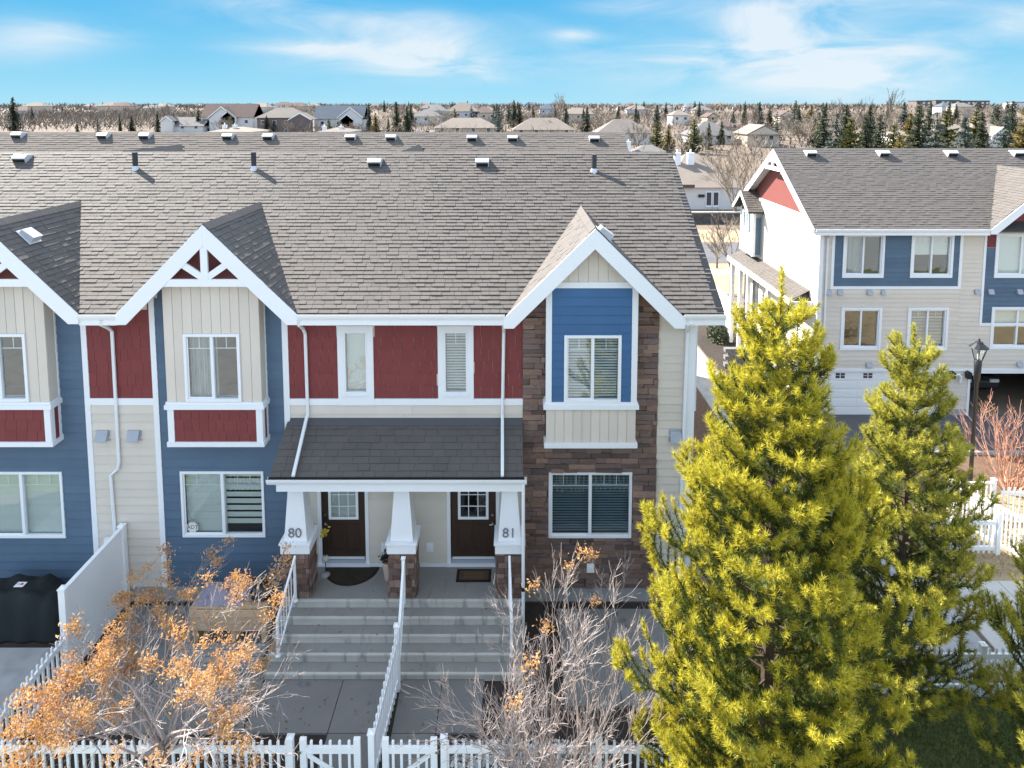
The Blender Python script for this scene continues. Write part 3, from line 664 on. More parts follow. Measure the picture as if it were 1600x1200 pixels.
# gables: dormer roof, barge boards, truss or battened triangle
ROOF = MB(); yd = YW + .16; zd = EZ + SL * (yd - EY)
ROOF.add([(-20, yd, zd), (4.45, yd, zd), (4.45, RY, RZ), (-20, RY, RZ), (4.45, 2 * RY - EY, EZ), (-20, 2 * RY - EY, EZ),
          (-20, yd, zd - .1), (4.45, yd, zd - .1), (4.45, RY, RZ - .1), (-20, RY, RZ - .1), (4.45, 2 * RY - EY, EZ - .1), (-20, 2 * RY - EY, EZ - .1)],
         [(0, 1, 2, 3), (3, 2, 4, 5), (7, 6, 9, 8), (8, 9, 11, 10), (1, 7, 8, 2), (2, 8, 10, 4), (0, 6, 7, 1)])
for a, b in ((-9.36, -8.50), (-4.68, -.20), (3.54, 4.45)):
    ROOF.hexa([(a, EY, EZ - .1), (b, EY, EZ - .1), (b, yd, zd - .1), (a, yd, zd - .1), (a, EY, EZ), (b, EY, EZ), (b, yd, zd), (a, yd, zd)])
roof = ROOF.build('roof', M['underlay'], tw)
def dormer_z(x):
    return max(zp - abs(x - xc) for xc, zp in (A_, B_, C_))
keep_main = lambda c: dormer_z(c.x) < c.z + .24
vdir = (0, 1, SL); slope_len = (RY - EY) * math.sqrt(1 + SL * SL)
n_single = shingles(roof, (-17, EY - .04, EZ + .006), (1, 0, 0), vdir, 17 + 4.47, slope_len, keep_main, .128, single=165, seam=-2.3)
rc = MB()
x = -17.0
while x < 4.4:
    rc.prism([(RY - .15, RZ - .075), (RY, RZ + .018), (RY + .15, RZ - .075), (RY + .15, RZ - .06), (RY, RZ + .035 + RN.uniform(0, .008)), (RY - .15, RZ - .06)], 'x', x, x + .33); x += .332
rc.build('ridge_cap', M['shingle'], roof)
MB().prism([(EY - .03, EZ - .16), (RY, RZ - .16), (RY, RZ - .005), (EY - .03, EZ - .005)], 'x', 4.44, 4.475).build('barge_board', M['black'], tw)
MB().hexa([(4.32, EY - .03, EZ + .03), (4.476, EY - .03, EZ + .03), (4.476, RY, RZ + .03), (4.32, RY, RZ + .03), (4.32, EY - .03, EZ + .042), (4.476, EY - .03, EZ + .042), (4.476, RY, RZ + .042), (4.32, RY, RZ + .042)]).build('edge_flashing', M['black'], tw)
for a, b in ((-9.32, -8.53), (-4.65, -.23), (3.6, 4.44)): MB().box(a, b, EY - .062, EY - .004, EZ - .03, EZ + .012).build('eave_gap_shade', M['black'], tw)  # black strips painting the shaded gap between shingles and gutter
for k, (xc, zp) in enumerate((A_, B_, C_)):
    yb = EY + (zp - EZ) / SL; yf = EY - .05
    d = MB()
    for s in (-1, 1):
        f = xc + s * (zp - EZ)
        d.add([(xc, yf, zp - .01), (f, yf, EZ - .01), (f, EY + .05, EZ - .01), (xc, yb, zp - .01), (xc, yf, zp - .13), (f, yf, EZ - .13), (f, EY + .05, EZ - .13), (xc, yb, zp - .13)],
              [(0, 1, 2, 3), (7, 6, 5, 4), (0, 4, 5, 1), (1, 5, 6, 2)])
    dr = d.build('dormer_roof', M['underlay'], tw)
    for s in (-1, 1):
        kp = lambda c: EZ + SL * (c.y - EY) < c.z + .12
        ln = (zp - EZ) * math.sqrt(2)
        shingles(dr, (xc + s * (zp - EZ + .02), yf - .02, EZ - .03), (0, 1, 0), (-s, 0, 1), yb - yf, ln, kp, .14)
    rc = MB(); y = yf - .01
    while y < yb - .1:
        rc.prism([(xc - .13, zp - .12), (xc, zp + .012), (xc + .13, zp - .12), (xc + .13, zp - .10), (xc, zp + .03), (xc - .13, zp - .10)], 'y', y, y + .17); y += .172
    rc.build('ridge_cap', M['shingle'], dr)
    for s in (-1, 1):            # soffit boards in from the barge
        MB().add([(xc, yf - .03, zp - .14), (xc + s * HALF, yf - .03, zp - .14 - HALF), (xc + s * HALF, YW, zp - .14 - HALF), (xc, YW, zp - .14)], [(0, 1, 2, 3)])
    for pts in rake_chevron(xc, zp, HALF, 1.0, .44, .22, 0, 0): MB().prism([(a, b + .0) for a, b in pts], 'y', yf - .045, yf - .005).build('barge_board', M['white'], tw, bevel=.004)
    sf = MB()
    for s in (-1, 1): sf.prism([(xc, zp - .14), (xc + s * HALF, zp - .14 - HALF), (xc + s * HALF, zp - .16 - HALF), (xc, zp - .16)], 'y', yf - .004, YW)
    sf.build('soffit', M['white'], tw)
    if k < 2:       # truss over a red field
        MB().prism([(xc - 1.03, 7.61), (xc + 1.03, 7.61), (xc, zp - .3)], 'y', YB + .0, YB + .1).build('gable_panel', M['redflat'], tw)
        t = MB(); ya, yb2 = yf - .032, yf + .02
        t.box(xc - 1.07, xc + 1.07, ya, yb2, 7.60, 7.76); zt_ = zp - .40
        t.box(xc - .075, xc + .075, ya - .003, yb2, 7.761, zt_)
        for s in (-1, 1):
            a = Vector((xc + s * .06, 0, 7.80)); b = Vector((xc + s * .60, 0, 8.17)); dd = (b - a).normalized(); nn = Vector((-dd.z, 0, dd.x)) * .07
            t.prism([((a + nn).x, (a + nn).z), ((a - nn).x, (a - nn).z), ((b - nn).x, (b - nn).z), ((b + nn).x, (b + nn).z)], 'y', ya + .004, yb2)
        t.build('gable_truss', M['white'], tw)
    else:
        MB().prism([(xc - 1.0, 7.60), (xc + 1.0, 7.60), (xc, zp - .30)], 'y', YB + .021, YB + .1).build('gable_panel', M['cream'], tw)
        battens(tw, M['cream'], xc - .96, xc + .96, 7.63, 9, YB + .02, [], .22, top=lambda x: zp - .36 - abs(x - xc))
        MB().box(xc - 1.07, xc + 1.07, YB - .022, YB + .12, 7.50, 7.63).build('belt_trim', M['white'], tw)
# gutters with the trough open at the top
def gutter(x0, x1, y, z, parent=tw, T=None, fas=.13):
    g = MB(T); g.prism([(y + .10, z), (y + .10, z - .12), (y + .02, z - .12), (y - .01, z - .06), (y - .02, z), (y - .01, z), (y, z - .055), (y + .025, z - .11), (y + .092, z - .11), (y + .092, z)], 'x', x0, x1)
    g.box(x0, x1, y + .045, y + .099, z - .12 - fas, z - .1205)
    o = g.build('gutter', M['white'], parent); return o
gutter(-9.33, -8.52, EY - .10, EZ + .0); gutter(-4.66, -.22, EY - .10, EZ); gutter(3.60, 4.50, EY - .10, EZ)
sfm = MB()
for a, b in ((-9.33, -8.52), (-4.66, -.22), (3.6, 4.45)): sfm.box(a, b, EY + .0, YW, EZ - .17, EZ - .15)
sfm.build('soffit', M['white'], tw)
MB().prism([(EY - .06, EZ - .24), (YW + .2, EZ - .24), (YW + .2, EZ + .1), (EY - .06, EZ - .02)], 'x', 4.0, 4.44).build('eave_return', M['white'], tw)
# downspouts
def spout(pts, r=.038, m='white', name='downspout'): return MB().tube(pts, r, 6).build(name, M[m], tw)
def pth(*q): return [at(x, y, Y) for x, y, Y in q]
spout(pth((157, 500, 14.0), (157, 507, 14.02), (168, 512, 14.3), (175, 518, YW - .06), (186, 722, YW - .06), (184, 733, YW - .06), (173, 743, YW - .06), (180, 835, YW - .06)))
spout(pth((467, 500, 14.0), (467, 508, 14.05), (474, 514, 14.4), (477, 522, YW - .06), (481, 648, YW - .06), (479, 653, YW - .10), (458, 744, 13.30)))
spout(pth((787, 502, 14.0), (787, 520, YW - .06), (785, 648, YW - .06), (785, 654, YW - .10), (785, 744, 13.30)))
spout(pth((1080, 504, 14.0), (1079, 512, 14.2), (1074, 519, YW - .07), (1060, 905, YW - .07)))
spout(pth((817.5, 756, 13.3), (817.5, 917, 13.32)), .036); spout(pth((817.5, 917, 13.32), (817.5, 923, 13.32)), .042, 'black', 'downspout_joint'); spout(pth((817.5, 923, 13.32), (816.5, 1048, 13.34)), .036)
MB().box(*[-9.35, -9.18], YW - .17, YW - .07, .5, 1.62).build('drain_cover', M['white'], tw)
# hoods over the wall vents
for (px, py, s) in ((162, 678, .26), (211, 678, .26), (1055, 680, .25)):
    p = at(px, py, YW); h = MB()
    h.prism([(YW, p.z + .12), (YW - .06, p.z + .10), (YW - .15, p.z - .10), (YW - .15, p.z - .12), (YW, p.z - .12)], 'x', p.x - s / 2, p.x + s / 2)
    h.box(p.x - s / 2 - .03, p.x + s / 2 + .03, YW - .022, YW - .021 + .02, p.z - .15, p.z + .145)
    h.build('vent_hood', M['hood'], tw)
# side bay on the right flank
sb = MB(); sb.box(4.0, 4.50, 16.6, 19.4, 3.7, 6.6).build('side_bay', M['bluegrey'], tw)
MB().box(4.44, 4.62, 16.55, 16.66, 3.65, 6.62).build('trim_board', M['white'], tw)
MB().box(4.0, 4.7, 16.5, 19.5, 6.2, 6.32).build('trim_board', M['white'], tw)
# roof hardware
ep = (0, EY, EZ); en = (0, -SL, 1)
for px, py in ((38, 250), (587, 256), (754, 256)): roof_vent(roof, onplane(px, py, ep, en), SL, .37)
for px, py in ((212, 266), (397, 266), (928, 270)):
    p = onplane(px, py, ep, en); v = MB().tube([p - Vector((0, 0, .05)), p + Vector((0, 0, .50))], .072, 8).build('vent_pipe', M['pipe'], roof)
    f = MB(); f.tube([p - Vector((0, .0, .02)), p + Vector((0, 0, .12))], [.11, .076], 8); f.box(p.x - .16, p.x + .12, p.y - .16, p.y + .10, p.z - .105, p.z - .09); f.build('flashing', M['galv'], v)
for (xc, zp), y, dz in ((A_, 14.75, .42), (C_, 14.5, .22)):
    x = xc + dz; z = zp - dz; R = Matrix.Rotation(rad(45), 3, 'Y')
    T = lambda q: Vector((x, y, z)) + R @ Vector(q)
    v = MB(T); v.box(-.2, .22, -.19, .19, .012, .028); v.prism([(-.15, .03), (-.15, .12), (.17, .17), (.19, .03)], 'y', -.15, .15); v.build('roof_vent', M['galv'], roof, bevel=.01)

# porch: roof, beam, three tapered piers, doors
PF = .885                      # porch floor
pr = MB(); pz0, pz1 = 3.70, 4.33; py0 = 13.36
pr.hexa([(-5.12, py0, pz0 - .03), (.17, py0, pz0 - .03), (.17, YW, pz1 - .03), (-5.12, YW, pz1 - .03), (-5.12, py0, pz0), (.17, py0, pz0), (.17, YW, pz1), (-5.12, YW, pz1)])
proof = pr.build('porch_roof', M['underlay'], tw)
psl = math.hypot(YW - py0, pz1 - pz0)
shingles(proof, (-5.13, py0 - .03, pz0 + .003), (1, 0, 0), (0, YW - py0, pz1 - pz0), 5.30, psl, None, .17, single=135, ws=(.26, .3, .34, .4))
MB().prism([(YW - .14, pz1 - .05), (YW - .022, pz1 + .0), (YW - .022, pz1 + .09), (YW - .15, pz1 - .03)], 'x', -5.07, .165).build('step_flashing', M['darkmetal'], proof)
gutter(-5.16, .24, 13.26, 3.725, fas=.02)
MB().box(-5.13, .19, 13.295, 13.345, 3.69, 3.735).build('eave_gap_shade', M['black'], tw)  # black strip drawn in as the dark gap above the porch gutter
MB().box(-4.98, .15, 13.33, 13.47, 3.42, 3.585).box(-4.94, .10, 13.471, 13.62, 3.44, 3.56).build('porch_beam', M['white'], tw)
MB().box(-4.98, .16, 13.47, YW, 3.60, 3.64).build('porch_ceiling', M['white'], tw)
MB().prism([(13.36, 3.59), (YW, 3.59), (YW, 4.28), (13.36, 3.68)], 'x', -5.05, -5.01).build('porch_gable_end', M['cream'], tw)
for k, xc in enumerate((-4.69, -2.425, -.12)):
    w = .275; z1 = 2.0; y0, y1 = 13.53, 13.53 + .55
    pl = MB().box(xc - w, xc + w, y0 + .03, y1 - .03, PF, 1.92).build('porch_pier', M['mortar'], tw)
    ledgestone(pl, M['stone_base'], xc - w, xc + w, PF + .002, 1.92, y0 + .03, [], (.09, .17), (.12, .3), proud=(.015, .035))
    for sgn in (1, -1):          # side faces
        T = (lambda q, xx=xc + w, s=sgn: (xx - (q[1]), y0 + .03 + (q[0]), q[2])) if sgn == 1 else (lambda q, xx=xc - w: (xx + q[1], y1 - .03 - q[0], q[2]))
        ledgestone(pl, M['stone_base'], 0, y1 - y0 - .06, PF + .002, 1.92, 0, [], (.09, .17), (.12, .3), proud=(.015, .035), T=T)
    c = MB(); c.box(xc - .31, xc + .31, y0 - .035, y1 + .035, 1.921, 2.12).box(xc - .335, xc + .335, y0 - .06, y1 + .06, 2.1205, 2.165)
    c.build('pier_collar', M['white'], tw, bevel=.005)
    a, b = .245, .155; yc = (y0 + y1) / 2
    s = MB(); s.hexa([(xc - a, yc - a, 2.166), (xc + a, yc - a, 2.166), (xc + a, yc + a, 2.166), (xc - a, yc + a, 2.166), (xc - b, yc - b, 3.36), (xc + b, yc - b, 3.36), (xc + b, yc + b, 3.36), (xc - b, yc + b, 3.36)])
    s.box(xc - .185, xc + .185, yc - .19, yc + .185, 3.361, 3.419)
    sh = s.build('pier_shaft', M['white'], tw, bevel=.006)
    if k != 1:
        yy = yc - a + (a - b) * .17 / 1.19 - .012
        tx = text('80' if k == 0 else '81', .30, (xc - .01, yy, 2.345), M['number'], sh, .006)
for d, inner in ((dL, 'shade'), (dR, 'open')):
    x0, x1, z0, z1 = d
    f = MB(); f.box(x0 - .08, x0, YW - .04, YW + .1, z0, z1 + .08).box(x1, x1 + .08, YW - .04, YW + .1, z0, z1 + .08).box(x0, x1, YW - .04, YW + .1, z1, z1 + .08)
    f.box(x0 - .1, x1 + .1, YW - .10, YW - .03, z0 + .0, z0 + .06).box(x0 + .04, x1 - .04, YW - .02, YW + .08, z0 + .145, z0 + .175)
    f.build('door_frame', M['white'], tw)
    MB().hexa([(x0, YW - .06, z0 + .061), (x1, YW - .06, z0 + .061), (x1, YW + .09, z0 + .061), (x0, YW + .09, z0 + .061), (x0, YW - .045, z0 + .075), (x1, YW - .045, z0 + .075), (x1, YW + .09, z0 + .14), (x0, YW + .09, z0 + .14)]).build('threshold', M['hood'], tw)
    lite = (x0 + .19, x1 - .19, z0 + 1.12, z0 + 1.95) if inner == 'shade' else (x0 + .20, x1 - .20, z0 + 1.12, z0 + 1.95)
    dm = MB(); wall_boxes(dm, x0 + .01, x1 - .01, z0 + .176, z1 - .005, YW + .02, YW + .065, [lite])
    for a0, a1 in ((x0 + .16, (x0 + x1) / 2 - .04), ((x0 + x1) / 2 + .04, x1 - .16)):
        dm.box(a0, a1, YW + .012, YW + .02, z0 + .34, z0 + .36).box(a0, a1, YW + .012, YW + .02, z0 + .96, z0 + .98).box(a0, a0 + .02, YW + .012, YW + .02, z0 + .361, z0 + .959).box(a1 - .02, a1, YW + .012, YW + .02, z0 + .361, z0 + .959)
    do = dm.build('door', M['door'], tw)
    lf = MB(); l0, l1, l2, l3 = lite
    lf.box(l0 - .03, l0 + .03, YW - .004, YW + .012, l2 - .03, l3 + .03).box(l1 - .03, l1 + .03, YW - .004, YW + .012, l2 - .03, l3 + .03).box(l0 + .03, l1 - .03, YW - .004, YW + .012, l2 - .03, l2 + .03).box(l0 + .03, l1 - .03, YW - .004, YW + .012, l3 - .03, l3 + .03)
    for t in (1 / 3, 2 / 3): lf.box(l0 + (l1 - l0) * t - .009, l0 + (l1 - l0) * t + .009, YW + .018, YW + .026, l2, l3)
    for t in (1 / 3, 2 / 3): lf.box(l0, l1, YW + .0185, YW + .0255, l2 + (l3 - l2) * t - .009, l2 + (l3 - l2) * t + .009)
    lf.build('lite_frame', M['white'], do)
    MB().box(l0, l1, YW + .03, YW + .036, l2, l3).build('pane', M['glass'], do)
    if inner == 'shade': MB().box(l0, l1, YW + .07, YW + .074, l2, l3).build('door_blind', M['blind'], do)
    hx = x0 + .08 if inner == 'shade' else x1 - .08
    for zz, r in ((z0 + .99, .028), (z0 + 1.20, .026)):
        hd = MB(); hd.tube([(hx, YW + .02, zz), (hx, YW - .02, zz)], [r * 1.2, r], 10)
        if r > .027: hd.tube([(hx, YW - .02, zz), (hx, YW - .05, zz)], .012, 8).tube([(hx - .01, YW - .05, zz), (hx + (.07 if inner == 'shade' else -.07), YW - .05, zz)], .012, 8)
        hd.build('handle' if r > .027 else 'deadbolt', M['metal'], do)
MB().box(-5.0, .15, YW - .07, YW - .001, PF, PF + .062).build('base_trim', M['white'], tw)
for px, py in ((602, 853), (672, 853), (922, 884)):
    p = at(px, py, YW); y = YW - (.022 if px < 900 else .06)
    o = MB(); o.box(p.x - .085, p.x + .085, y - .03, y, p.z - .11, p.z + .11); o.box(p.x - .045, p.x + .045, y - .042, y - .0305, p.z - .075, p.z + .06); o.build('outlet_cover', M['white'], tw, bevel=.005)

# ------------------------------------------------------------------ steps and what stands on the porch
steps = thing('front_steps', 'wide grey concrete steps rising to the porch of doors 80 and 81', 'steps', (-2.4, 13, 0))
T0, RISE, RUN = 13.50, .177, .272
MB().box(-5.0, .12, T0, YW - .001, -.05, PF - .05).box(-5.02, .14, T0 - .022, YW - .001, PF - .0495, PF - .005).build('riser', M['riser'], steps, bevel=.007)
MB().box(-5.0, .12, T0 + .035, YW - .002, PF - .0048, PF).build('landing', M['step'], steps)
for i in range(4):
    z = PF - RISE * (i + 1); y1 = T0 - RUN * i
    MB().box(-5.0, .12, y1 - RUN, y1 - .001, -.05, z - .05).box(-5.02, .14, y1 - RUN - .022, y1 - .001, z - .0495, z - .005).build('riser', M['riser'], steps, bevel=.007)
    MB().box(-5.0, .12, y1 - RUN + .035, y1 - .002, z - .0048, z).build('tread', M['step'], steps)
dmat = []
pts = [(0.61 * math.cos(a), .60 * math.sin(a)) for a in [math.pi + math.pi * k / 20 for k in range(21)]]
def halfmoon(x, y, z):
    t = thing('doormat', 'large dark half moon doormat in front of door 80', 'doormat', (x, y, z))
    MB().prism([(x + a, y + b) for a, b in pts], 'z', z, z + .012).build('mat_border', M['rubber'], t)
    MB().prism([(x + a * .93, y - .02 + b * .92) for a, b in pts], 'z', z + .0125, z + .02).build('mat_pile', M['mat'], t)
halfmoon(-3.72, YW - .09, PF + .001)
t = thing('doormat', 'small rectangular brown doormat with black edge in front of door 81', 'doormat', (-.93, 14.3, PF))
MB().box(-1.32, -.54, 14.03, 14.44, PF + .001, PF + .014).build('mat_border', M['rubber'], t)
MB().box(-1.26, -.60, 14.09, 14.38, PF + .0145, PF + .02).build('mat_pile', M['coir'], t)
q = MB()
for k in range(5): q.box(-1.16 + .02 * (k % 2), -.72, 14.13 + .05 * k, 14.145 + .05 * k, PF + .0205, PF + .0225)
q.build('mat_lines', M['coirline'], t)
p = (-2.83, 14.12, PF)
t = thing('plant_pot', 'tapered blush pot of dark withered leaves behind the middle porch pier', 'plant pot', p)
MB().lathe([(.075, .0), (.085, .02), (.14, .42), (.15, .45), (.13, .45), (.12, .40)], p, 14).build('pot', M['pot'], t, True)
fl = []
for k in range(60):
    c = Vector((p[0], p[1], p[2] + .47)) + Vector((RN.gauss(0, .08), RN.gauss(0, .08), abs(RN.gauss(0, .08)))); a = Vector((RN.gauss(0, 1), RN.gauss(0, 1), RN.gauss(0, 1))).normalized() * .055; b = a.orthogonal().normalized() * .03
    fl += [c - a, c + b, c + a, c - b]
obj('leaves', np_mesh('leaves', fl, range(len(fl)), 4, M['leafdark']), t)
p = (-4.27, 14.25, PF)
t = thing('flower_stand', 'white footed stand with a yellow flower beside the pier numbered 80', 'plant stand', p)
MB().lathe([(.10, 0), (.10, .025), (.04, .04), (.015, .06)], p, 14).build('foot', M['concrete'], t, True)
MB().tube([(p[0], p[1], p[2] + .05), (p[0], p[1] + .02, p[2] + 1.0)], .010, 6).build('stem', M['leafdark'], t)
MB().lathe([(.05, .34), (.07, .36), (.07, .44), (.05, .46)], p, 12).build('bowl', M['riser'], t, True)
fl = []
for k in range(34):
    c = Vector((p[0], p[1], p[2] + 1.02)) + Vector((RN.gauss(0, .05), RN.gauss(0, .04), RN.gauss(0, .05))); a = Vector((RN.gauss(0, 1), RN.gauss(0, 1), RN.gauss(0, 1))).normalized() * .05; b = a.orthogonal().normalized() * .02
    fl += [c - a, c + b, c + a, c - b]
obj('flower', np_mesh('flower', fl, range(len(fl)), 4, M['yellow']), t)

# rails up the steps
def rail_flight(x, dx, label, top_z=1.93):
    t = thing('stair_railing', label, 'railing', (x, 12.6, .2), 'white railings up the front steps')
    a = Vector((x, 13.46, top_z - .08)); b = Vector((x + dx, 12.62, top_z - .08 - .72))
    MB().tube([a + Vector((0, .04, .03)), a, b, b - Vector((0, .05, .02))], [.026] * 4, 8).build('handrail', M['vinyl'], t)
    lo = Vector((0, 0, -.72))
    MB().tube([a + lo, b + lo], .018, 6).build('bottom_rail', M['vinyl'], t)
    for k in range(7):
        q = a.lerp(b, (k + .5) / 7); MB().tube([q + lo, q], .0095, 6).build('baluster', M['vinyl'], t)
    for q, z0 in ((a, PF), (b, .36)):
        MB().tube([(q.x, q.y, z0), (q.x, q.y, q.z + .01)], .027, 8).tube([(q.x, q.y, z0), (q.x, q.y, z0 + .02)], .055, 8).build('post', M['vinyl'], t)
rail_flight(-4.69, -.10, 'white metal railing up the left edge of the steps by pier 80')
rail_flight(-.12, .05, 'white metal railing up the right edge of the steps below pier 81')

# ------------------------------------------------------------------ fences
PKM = {}
def picket_mesh(w, t, h, m, point=True):
    k = (round(w, 3), round(t, 3), round(h, 3), m.name)
    if k not in PKM:
        b = MB()
        if point: b.box(-w / 2, w / 2, -t / 2, t / 2, 0, h - .03); b.add([(-w / 2, -t / 2, h - .03), (w / 2, -t / 2, h - .03), (w / 2, t / 2, h - .03), (-w / 2, t / 2, h - .03), (0, 0, h)], [(0, 1, 4), (1, 2, 4), (2, 3, 4), (3, 0, 4)])
        else: b.box(-w / 2, w / 2, -t / 2, t / 2, 0, h)
        PKM[k] = b.mesh('picket', m)
    return PKM[k]
def beam(mb, a, b, w, h):
    """rectangular rail from a to b, w thick, h tall"""
    a, b = Vector(a), Vector(b); d = (b - a); s = Vector((-d.y, d.x, 0)).normalized() * w / 2; u = Vector((0, 0, h / 2))
    mb.hexa([a - s - u, b - s - u, b + s - u, a + s - u, a - s + u, b - s + u, b + s + u, a + s + u])
def post(parent, x, y, z0, z1, s=.1, name='post'):
    b = MB().box(x - s / 2, x + s / 2, y - s / 2, y + s / 2, z0, z1); b.box(x - s / 2 - .012, x + s / 2 + .012, y - s / 2 - .012, y + s / 2 + .012, z1, z1 + .02)
    b.add([(x - s / 2, y - s / 2, z1 + .02), (x + s / 2, y - s / 2, z1 + .02), (x + s / 2, y + s / 2, z1 + .02), (x - s / 2, y + s / 2, z1 + .02), (x, y, z1 + .05)], [(0, 1, 4), (1, 2, 4), (2, 3, 4), (3, 0, 4)])
    return b.build(name, M['vinyl'], parent)
def fence(label, p0, p1, h=1.0, rails=(.18, .82), gap=.131, pw=.042, posts=(), point=True, flat=False, name='picket_fence', group=None, h1=None, cat='fence'):
    """pickets between p0 and p1 (x, y, base z), rails run through them"""
    p0, p1 = Vector(p0), Vector(p1); h1 = h1 or h
    t = thing(name, label, cat, p0, group)
    d = p1 - p0; ln = math.hypot(d.x, d.y); n = max(1, int(ln / gap)); ang = math.atan2(d.y, d.x)
    for r in rails:
        b = MB(); rh = .10 if not flat else .06
        beam(b, p0 + Vector((0, 0, r * h)), p1 + Vector((0, 0, r * h1)), .05, rh); b.build('rail', M['vinyl'], t)
    for i in range(n):
        f = (i + .5) / n; hh = round(h + (h1 - h) * f, 2); q = p0 + d * f
        mt = Matrix.Rotation(ang, 4, 'Z'); mt.translation = q + Vector((0, 0, .05))
        obj('picket', picket_mesh(pw, .032, (hh if not flat else rails[-1] * hh) - .05, M['vinyl'], point), t, mt)
    for f, ph in posts:
        q = p0 + d * f; post(t, q.x, q.y, q.z - .1, q.z + ph)
    return t
FY = 10.2
fence('low white picket fence across the front below the orange-leaved tree', (-8.95, FY, 0), (-3.72, FY, 0), 1.0, posts=((0, 1.06), (1, 1.03)))
fence('low white picket fence across the front below the leafless grey shrub', (-1.18, FY, 0), (4.2, FY, 0), 1.0, posts=((.0, 1.03), (.475, 1.03), (1, 1.03)))
def gate(label, x0, x1, brace):
    t = thing('garden_gate', label, 'gate', ((x0 + x1) / 2, FY, 0))
    for x in (x0 + .055, x1 - .055): MB().box(x - .055, x + .055, FY - .03, FY + .03, .06, 1.03).build('stile', M['vinyl'], t, bevel=.006)
    for z in (.18, .82): MB().box(x0 + .11, x1 - .11, FY - .026, FY + .026, z - .055, z + .055).build('rail', M['vinyl'], t)
    a, b = ((x0 + .12, .76), (x1 - .12, .24)) if brace < 0 else ((x0 + .12, .24), (x1 - .12, .76))
    MB().prism([(a[0], a[1] - .05), (b[0], b[1] - .05), (b[0], b[1] + .05), (a[0], a[1] + .05)], 'y', FY - .034, FY - .0265).build('brace', M['vinyl'], t)
    n = 5
    for i in range(n):
        x = x0 + .11 + (x1 - x0 - .22) * (i + .5) / n
        obj('picket', picket_mesh(.042, .032, .95, M['vinyl']), t, Matrix.Translation((x, FY + .003, .05)))
    for z in (.2, .8): MB().box((x0 if brace < 0 else x1) - .03, (x0 if brace < 0 else x1) + .03, FY - .045, FY - .032, z - .02, z + .02).build('hinge', M['metal'], t)
gate('left white picket gate whose brace slopes down to the right, below door 80', -3.56, -2.56, -1)
gate('right white picket gate whose brace slopes up to the right, below door 81', -2.20, -1.29, 1)
t = fence('white picket fence running from between the two gates back to the steps', (-2.39, 10.26, 0), (-2.30, 12.2, 0), 1.03, posts=((0, 1.06), (1, 1.36)), h1=1.3)
b = MB(); beam(b, (-2.29, 12.3, 1.02), (-2.37, 13.46, 1.85), .05, .06); beam(b, (-2.29, 12.3, .42), (-2.37, 13.46, 1.16), .04, .05); b.build('stair_rail', M['vinyl'], t)
for k in range(8):
    f = (k + .5) / 8; q = Vector((-2.29, 12.3, .42)).lerp(Vector((-2.37, 13.46, 1.16)), f); MB().box(q.x - .015, q.x + .015, q.y - .015, q.y + .015, q.z, q.z + .62 + .04 * f).build('baluster', M['vinyl'], t)
post(t, -2.37, 13.42, PF, 1.88, .07)
t = thing('privacy_fence', 'solid white vinyl fence panel between two posts, dividing the patios', 'fence', (-8.95, 13.4, 0))
MB().hexa([(-8.97, 12.55, .05), (-8.92, 12.55, .05), (-8.92, 14.42, .05), (-8.97, 14.42, .05), (-8.97, 12.55, 1.86), (-8.92, 12.55, 1.86), (-8.92, 14.42, 1.86), (-8.97, 14.42, 1.86)]).build('panel', M['vinyl'], t)
MB().box(-8.99, -8.90, 12.55, 14.42, 1.861, 1.90).build('top_rail', M['vinyl'], t)
post(t, -8.945, 12.48, 0, 1.92, .13); post(t, -8.945, 14.48, 0, 1.92, .13)
fence('white picket fence dividing the two left patios, in line with the solid panel', (-8.945, 10.3, 0), (-8.945, 12.4, 0), 1.0, posts=(), h1=1.05)
# right hand yard
fence('low white picket fence at the edge of the shaded lawn behind the pines', (6.6, 12.1, 0), (13.6, 12.1, 0), 1.0, posts=((0, 1.05), (.35, 1.05), (.7, 1.05), (1, 1.05)), group=None)
def flatrail(label, a, b, h=1.15, posts=((0, 1.22), (1, 1.22))):
    return fence(label, a, b, h, (.10, .97), .125, .035, posts, False, True, 'railing', None, None, 'railing')
flatrail('white flat-topped railing facing the lane, nearest the lamp post', (12.50, 18.4, zt(18.4)), (13.75, 18.4, zt(18.4)))
flatrail('white flat-topped railing running forward from the corner below the lamp post', (12.52, 18.2, zt(18.2)), (12.78, 15.9, 0))
flatrail('white flat-topped railing sloping off the frame edge in front of dry mulch', (12.9, 15.6, 0), (13.1, 13.2, 0), posts=((1, 1.22),))
fence('white picket fence along the mulch beyond the corner railing', (13.9, 18.3, zt(18.3)), (17.5, 17.2, zt(17.2)), 1.05, posts=((1, 1.1),))
fence('white picket fence seen through the boughs of the shorter pine', (10.4, 16.2, 0), (12.3, 16.2, 0), 1.05, posts=((0, 1.1), (1, 1.1)))

